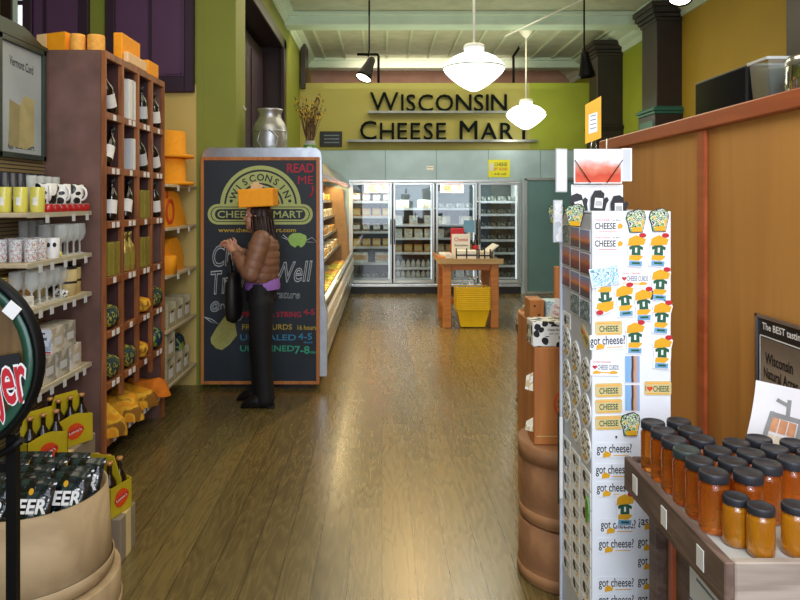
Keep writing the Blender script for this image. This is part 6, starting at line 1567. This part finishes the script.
mitten(579, 204, .25, 'black mitten-shaped magnet with barcode by the aisle edge of the header'); mitten(599, 201, -.1, 'black mitten-shaped magnet with barcode in the middle of the header'); mitten(619, 206, .0, 'black mitten-shaped magnet with barcode by the wood panel side')
wh = thing('wire_holder', 'crossing wire holder in front of the red print atop the rack', 'wire holder', (hx(598), HY - .008, hz(183)))
O_ = wh.location
for a, b in (((574, 160), (590, 183)), ((622, 160), (606, 183))): MB().tube([(hx(a[0]) - O_.x, 0, hz(a[1]) - O_.z), (hx(b[0]) - O_.x, 0, hz(b[1]) - O_.z)], .0015, 'black_metal', 5).build('wire', wh)
o = thing('sale_card', 'yellow-orange card with a white paper on wire above the rack', 'card', (xat(593, 2.36), 2.36, zat(148, 2.36))); V = 2.36 / F
MB().prism([(x*V, y*V) for x, y in ((-8, 4), (8, 10), (8, 52), (-8, 43))], 0, .002, 'card_yellow', Matrix.Rotation(pi/2, 4, 'X')).build('card', o)
mb = MB(); mb.prism([(x*V, y*V) for x, y in ((-4.5, 14), (4, 16.5), (4, 36), (-4.5, 33))], .0022, .003, 'white_paper', Matrix.Rotation(pi/2, 4, 'X'))
for k in range(4): mb.prism([(x*V, (y + k*4.2)*V) for x, y in ((-3, 18.5), (3, 20), (3, 21), (-3, 19.5))], .0031, .0034, 'rack_edge', Matrix.Rotation(pi/2, 4, 'X'))
mb.build('paper_note', o)
MB().tube([(-2*V, .004, -4*V), (-1*V, .004, 6*V), (3*V, .004, 8*V), (4*V, .004, -4*V)], .002, 'chrome', 5).build('wire', o)
mb = MB(); 
for y_, z0_, z1_ in ((RY0 + .06, .60, .80), (RY0 + .16, .55, .78)): pass
o = thing('card_pocket', 'black-edged card pocket sticking out low on the rack side', 'pocket', (RX0 - .006, RY1 - .02, zat(500, RY1))); MB().box(-.018, -.014, -.012, .0, 0, .34, 'black_plastic', .001).build('pocket', o); MB().box(-.013, -.001, -.012, .0, .02, .32, 'white_paper').build('cards', o)

# ------------------------------------------------------------------ honey table
HX0, HX1, HY0, HY1, HT = .726, 1.40, 1.44, 2.04, .820
t = thing('honey_table', 'weathered wooden tray table holding honey jars beside the souvenir rack', 'table', ((HX0+HX1)/2, (HY0+HY1)/2, 0)); a, b = (HX1-HX0)/2, (HY1-HY0)/2
MB().box(-a + .02, a, -b + .02, b - .02, HT - .02, HT, 'tray_top').build('table_top', t)
MB().box(-a, -a + .022, -b, b, HT - .085, HT + .012, 'tray_wood', .003).build('side_rail', t)
MB().box(a - .02, a, -b, b, HT - .075, HT + .012, 'tray_wood', .003).build('side_rail', t)
MB().box(-a + .0225, a - .0205, -b, -b + .022, HT - .085, HT + .012, 'tray_wood_grey', .003).build('front_rail', t)
MB().box(-a + .0225, a - .0205, b - .022, b, HT - .075, HT + .012, 'tray_wood', .003).build('rear_rail', t)
for sx in (-1, 1):
    for sy in (-1, 1): MB().box(sx*(a - .10) - .03, sx*(a - .10) + .03, sy*(b - .04) - .03, sy*(b - .04) + .03, 0, HT - .020, 'tray_wood', .004).build('leg', t)
mb = MB(); mb.box(-a + .10, -a + .11, -b + .07, b - .07, .08, HT - .021, 'tray_wood'); mb.build('side_panel', t)
mb = MB(); mb.box(-a + .09, -a + .10, b - .13, b - .10, .08, HT - .021, 'red_trim'); mb.build('panel_strip', t)
MB().box(-a + .131, a - .131, -b + .03, -b + .04, .08, HT - .021, 'tray_wood_grey').build('front_panel', t)
for y in (1.95, 1.75, 1.55):
    MB().box(-a - .002, -a - .0002, y - (HY0+HY1)/2 - .017, y - (HY0+HY1)/2 + .017, HT - .060, HT - .012, 'white_paper').build('price_tag', t)
o = thing('printed_notice', 'white printed sheet fixed under the tray rail on the honey table side', 'notice', (HX0 + .0995, 1.70, .42))
mb = MB(); mb.box(-.002, -.0005, -.17, .12, -.12, .31, 'honey_sheet'); 
for k in range(7): mb.box(-.0028, -.0021, -.10, .12 - (k % 3) * .04, .22 - k*.035, .226 - k*.035, 'rack_edge')
mb.build('sheet', o)
def make_jar(name, r, h, m, lidm):
    t = thing(name, 'jar', 'jar'); mb = MB()
    mb.lathe([(r*.86, 0), (r*.97, .004), (r, .012), (r, h*.74), (r*.96, h*.79), (r*.82, h*.83), (r*.82, h*.86)], m, 32, caps=True); mb.build('glass_body', t)
    mb = MB(); mb.lathe([(r*.94, h*.845), (r*.98, h*.85), (r*.98, h*.975), (r*.93, h), (r*.80, h*1.0), (r*.78, h*.992), (.001, h*.992)], lidm, 36, caps=False)
    for k in range(36): c, s = cos(2*pi*k/36), sin(2*pi*k/36); mb.box(r*.975, r*.99, -.0012, .0012, h*.86, h*.965, lidm, T=Matrix.Rotation(2*pi*k/36, 4, 'Z'))
    mb.build('lid', t)
    return t
glass('honey_label', '#d8c9a0', .08)
jb = Kind(make_jar('honey_jar', .0335, .14, 'honey_glass', 'lid_black')); jw = Kind(make_jar('honey_jar', .0335, .14, 'honey_glass', 'lid_worn')); js = Kind(make_jar('honey_jar', .0285, .109, 'honey_light', 'lid_black'))
spots = []
def row(name, x, ys, kd):
    for k, y in enumerate(ys): spots.append((kd if not isinstance(kd, dict) else kd.get(k, jb), x, y, '%s, %s from the souvenir rack' % (name, ORD[k])))
row('tall honey jar in the row along the tray rail', .783, [1.965, 1.893, 1.821, 1.749, 1.677, 1.605], {3: jw})
row('tall honey jar in the second row from the tray rail', .862, [1.975, 1.903, 1.831, 1.745, 1.672, 1.600], {5: jb})
row('tall honey jar in the third row from the tray rail', .938, [1.800, 1.728, 1.655], {})
row('tall honey jar in the fourth row from the tray rail', 1.014, [1.830, 1.755, 1.682], {})
row('tall honey jar in the fifth row from the tray rail', 1.090, [1.800, 1.725, 1.650], {})
row('tall honey jar in the sixth row from the tray rail', 1.166, [1.82, 1.74, 1.66], {})
for kd, x, y, lab in spots: kd.put((x, y, HT + .001), random.uniform(0, 1), lab)
for px, py, lab in ((.803, 1.543, 'short amber honey jar tucked before the row along the tray rail'), (.832, 1.4935, 'short amber honey jar standing at the tray front edge nearer the rail'), (.912, 1.50, 'short amber honey jar at the tray front edge by the picture side')):
    js.put((px, py, HT + .001), 0, lab)
# signs behind the jars
o = thing('honey_sign', 'black and brown HONEY poster on the wooden panel behind the jars', 'poster', (PX - .021, 2.43, .955))
hl = .16; hh_ = .215
mb = MB(); mb.box(-.004, .002, -hl, hl, -hh_ - .02, hh_, 'ink', .001); mb.build('poster_board', o)
mb = MB(); 
for p in ((-hl, -hl + .012, -hh_ - .02, hh_), (hl - .012, hl, -hh_ - .02, hh_), (-hl, hl, hh_ - .012, hh_)): mb.box(-.010, -.003, *p, 'steel')
mb.build('poster_frame', o)
mb = MB()
for p in ((hl - .030, hl - .027, -.22, .14), (-hl + .027, -hl + .030, -.22, .14), (-hl + .027, hl - .027, .136, .14)): mb.box(-.0055, -.0045, *p, 'white_paper')
mb.build('poster_border', o)
k = MB(); k.box(-.005, -.0042, -hl + .034, hl - .034, -.22, .132, 'print_honey'); k.build('poster_picture', o)
T = lambda y, z: facing_negx(-.0055, y, z)
mb = MB(); mb.text('The BEST tasting', .034, 'white_paper', T(-.01, .172), w=.25, bold=.02); mb.build('poster_lettering', o); mb = MB(); mb.text('Wisconsin', .042, 'ink', T(.01, .06), w=.17, bold=.02); mb.text('Natural Acres', .04, 'ink', T(.0, .005), w=.21, bold=.02)
mb.text('100% Pure', .022, 'pilaster_paint', T(.0, -.035), w=.13); mb.build('poster_lettering', o); mb = MB(); mb.text('HONEY', .055, 'ink', T(.0, -.088), w=.2, bold=.03); mb.build('poster_lettering', o)
o = thing('honey_sheet', 'white curled sheet with a drawing of a honeycomb frame behind the jars', 'sheet', (1.155, 1.93, HT + .001))
mb = MB(); V = 1.93 / F
def shf(u_, v_):                   # leaning sheet that curls at its foot
    z = v_ * .232; y = .012 + .035 * v_ ** .7 - .05 * max(0, .35 - v_) ; x = (u_ - .5) * .20 + .035 * v_ - .04 * (1 - v_) ** 2 * (1 - u_)
    return Vector((x, y + .02 * (u_ - .5) ** 2, z + .014 * (1 - u_) * v_ * 1.6 - .02 * u_ * v_))
mb.grid(shf, 10, 12, 'honey_sheet'); mb.build('sheet', o)
def shp(x, z): return shf(x, z) + Vector((0, -.0015, 0))
def sq(us, m, lift=.0015):
    mb.poly([shf(u_ - .2, v_ + .03) + Vector((0, -lift, 0)) for u_, v_ in us], m)
mb = MB()
for q in (((.36, .18), (.80, .06), (.84, .12), (.40, .24)), ((.36, .18), (.42, .18), (.50, .66), (.44, .66)), ((.78, .08), (.84, .08), (.92, .60), (.86, .60)), ((.44, .60), (.92, .54), (.92, .60), (.44, .66)), ((.5, .78), (.70, .72), (.72, .76), (.52, .82)), ((.66, .62), (.72, .62), (.72, .82), (.66, .82))): sq(q, 'hive_frame')
mb.build('frame_drawing', o); mb = MB()
for i in range(3):
    for j in range(2):
        u0 = .455 + i*.125 - (1-j)*.035; v0 = .25 + j*.19 - i*.02
        sq(((u0, v0), (u0 + .11, v0 - .02), (u0 + .13, v0 + .14), (u0 + .02, v0 + .16)), ['hive_cream', 'hive_peach', 'hive_cream', 'hive_peach', 'foam_pale', 'hive_peach'][i*2+j], .0012)
mb.build('comb_drawing', o)

# ------------------------------------------------------------------ on the partition ledge
o = thing('flat_television', 'black flat television standing on the partition ledge', 'television', (PX + .155, 3.2, PZ + .0005), R(0))
MB().box(-.02, .02, -.245, .245, .03, .205, 'black_plastic', .006).build('tv_case', o); MB().box(-.0215, -.0205, -.232, .232, .045, .195, 'tv_black').build('screen', o); MB().box(-.07, .07, -.1, .1, 0, .008, 'black_plastic').box(-.012, .012, -.04, .04, .008, .04, 'black_plastic').build('tv_foot', o)
o = thing('storage_tub', 'clear plastic storage tub standing open on the partition ledge', 'tub', (PX + .235, 2.83, PZ + .0005))
mb = MB()
def tubw(z0, z1, a0, a1, b0, b1):
    A = [(-a0, -b0, z0), (a0, -b0, z0), (a0, b0, z0), (-a0, b0, z0)]; B = [(-a1, -b1, z1), (a1, -b1, z1), (a1, b1, z1), (-a1, b1, z1)]
    for i in range(4): mb.poly([A[i], A[(i+1) % 4], B[(i+1) % 4], B[i]], 'bin_plastic')
tubw(.002, .19, .105, .118, .058, .07); mb.poly([(-.105, -.058, .002), (.105, -.058, .002), (.105, .058, .002), (-.105, .058, .002)], 'bin_plastic'); mb.build('tub_body', o)
mb = MB(); mb.box(-.126, .126, -.078, -.071, .185, .198, 'dusty_bin', .002); mb.box(-.126, .126, .071, .078, .185, .198, 'dusty_bin', .002); mb.box(-.126, -.119, -.071, .071, .185, .198, 'dusty_bin', .002); mb.box(.119, .126, -.071, .071, .185, .198, 'dusty_bin', .002); mb.build('tub_rim', o)
MB().box(-.09, .09, -.05, .05, .006, .165, 'dusty_bin', .01).build('tub_contents', o)
o = thing('steel_canister', 'polished steel canister on the partition ledge beside the clear tub', 'canister', (PX + .205, 2.59, PZ + .0005)); MB().lathe([(.10, 0), (.105, .01), (.105, .145), (.095, .165), (.02, .17)], 'chrome', 32).build('canister_body', o); MB().lathe([(.106, .125), (.108, .135), (.106, .145)], 'steel', 32, caps=False).build('rim_band', o)

# ------------------------------------------------------------------ wooden boxes between aisle and rack
cx_, cy_ = .783, 2.93
round_box('round_cheese_box', 'lower round brown wooden cheese box on the floor by the rack', .192, .245, (cx_, cy_, 0), 'bent_wood_dark')
round_box('round_cheese_box', 'upper round brown wooden cheese box stacked below the pine crate', .190, .325, (cx_ + .004, cy_, .2495), 'bent_wood_dark', .07)
ztop = .2495 + .325 + .004
o = thing('pine_crate', 'tall pine crate with a red round stamp on top of the cheese boxes', 'crate', (.745, 2.90, ztop)); ch = .985 - ztop
MB().box(-.11, .13, -.065, .065, 0, ch, 'pine_board', .004).build('crate_body', o)
mb = MB(); cs = facing_cam(.04, -.0655, ch*.42)
for r0, r1, m, l in ((.062, .070, 'foam_red', .0004),):
    n = 30
    for k in range(n): a0, a1 = 2*pi*k/n, 2*pi*(k+1)/n; mb.poly([cs @ Vector((r*cos(a), r*sin(a), l)) for r, a in ((r0, a0), (r1, a0), (r1, a1), (r0, a1))], m)
mb.build('stamp_ring', o); mb = MB()
mb.text('PURE', .018, 'pilaster_paint', facing_cam(.04, -.0655, ch*.42 + .022), w=.06); mb.text('CHEESE', .020, 'foam_red', facing_cam(.04, -.0655, ch*.42 - .004), w=.08); mb.text('WIS', .016, 'pilaster_paint', facing_cam(.04, -.0655, ch*.42 - .030), w=.04)
for k in range(14): a = 2*pi*k/14; mb.prism([(-.004, -.003), (.004, -.003), (.0, .005)], .0003, .0006, 'pilaster_paint', cs @ Matrix.Rotation(a, 4, 'Z') @ Matrix.Translation((0, .052, 0)))
mb.build('stamp_lettering', o); MB().box(-.10, .12, -.0662, -.0652, .035, .038, 'tan_print').build('crate_seam', o)
for k, (za, zb) in enumerate(((.05, .11), (.22, .30))):
    q = MB(); q.prism([(-.146, za + .01), (-.112, za), (-.112, zb), (-.140, zb - .015)], -.001, .001, 'goods_cream', facing_cam(0, -.05, 0)); q.build('paper_tag', o)
o = thing('cow_print_box', 'cow-print gift box lying on top of the pine crate', 'box', (.735, 2.90, .9865)); MB().box(-.105, .11, -.06, .06, 0, .105, 'cow_box', .004).build('box_body', o)
mb = MB(); mb.box(-.055, .02, -.0612, -.0602, .045, .085, 'white_paper'); mb.text('Cheese Box', .010, 'ink', facing_cam(-.017, -.0613, .072), w=.055); mb.text('gift set', .008, 'rack_edge', facing_cam(-.017, -.0613, .055), w=.04); mb.build('box_label', o)
o = thing('display_barrel', 'tall brown stave barrel with dark hoops behind the pine crate', 'barrel', (1.235, 5.3, 0)); MB().lathe([(.165, 0), (.18, .1), (.186, .37), (.18, .64), (.172, .735), (.155, .738), (.15, .72), (.001, .72)], 'bent_wood_dark', 32, caps=False).build('barrel_staves', o)
for z0, z1, r in ((.03, .07, .186), (.58, .66, .193)): MB().lathe([(r, z0), (r + .002, z0), (r, z1), (r - .006, z1)], 'dark_brown_paint', 32, caps=False).build('barrel_hoop', o)
tag(MB().box(-.09, .09, -.08, .08, 0, .035, 'cold_panel', .01).build('green_tray', None, (1.20, 5.3, .739)), 'pale green tray on top of the stave barrel', 'tray')
o = thing('display_crate', 'upright wooden display crate between the pine crate and partition', 'crate', (.945, 3.59, 0)); MB().box(-.2, .2, -.14, .14, 0, .99, 'pine_board', .005).build('crate_body', o); MB().box(-.19, .19, -.143, -.141, .2, .215, 'dark_brown_paint').build('crate_seam', o); MB().box(-.012, .03, .08, .11, .991, 1.24, 'pine_board', .004).build('crate_backboard', o)
o = thing('small_wooden_box', 'small knotty wooden box on the display crate', 'box', (xat(534, 3.5), 3.5, .9905)); MB().box(-.036, .036, -.07, .07, 0, .105, 'pine_board', .003).build('box_body', o)
mb = MB()
for x, z in ((.01, .03), (-.012, .075)): mb.prism([(.006*cos(a) + x, .005*sin(a) + z) for a in [2*pi*k/10 for k in range(10)]], .0702, .0708, 'dark_brown_paint', Matrix.Rotation(pi/2, 4, 'X'))
mb.build('knots', o)
o = thing('blue_gift_box', 'pale blue patterned gift box beside the small wooden box', 'box', (xat(552.5, 3.47), 3.47, .9905)); MB().box(-.045, .045, -.06, .06, 0, .10, 'print_ice', .003).build('box_body', o); MB().box(-.02, .02, -.0615, -.0602, .02, .08, 'white_paper').build('box_label', o)
o = thing('folded_leaflet', 'white leaflet with red writing leaning by the cow-print box', 'leaflet', (xat(551, 3.2), 3.2, .99)); o.rotation_euler = (R(-8), R(25), 0); mb = MB(); mb.box(-.028, .028, -.001, .001, .0, .125, 'white_paper'); mb.text('Cheese', .014, 'red_ink', facing_cam(0, -.0012, .09), w=.042); mb.text('Club', .014, 'red_ink', facing_cam(0, -.0012, .06), w=.03); mb.build('leaflet_sheet', o)
o.location.z = 1.012
tag(MB().box(-.12, .12, -.09, .09, 0, .99, 'bent_wood_dark', .004).build('box_column', None, (.84, 3.22, 0)), 'plain brown box column behind the pine crate carrying the leaflet', 'box')
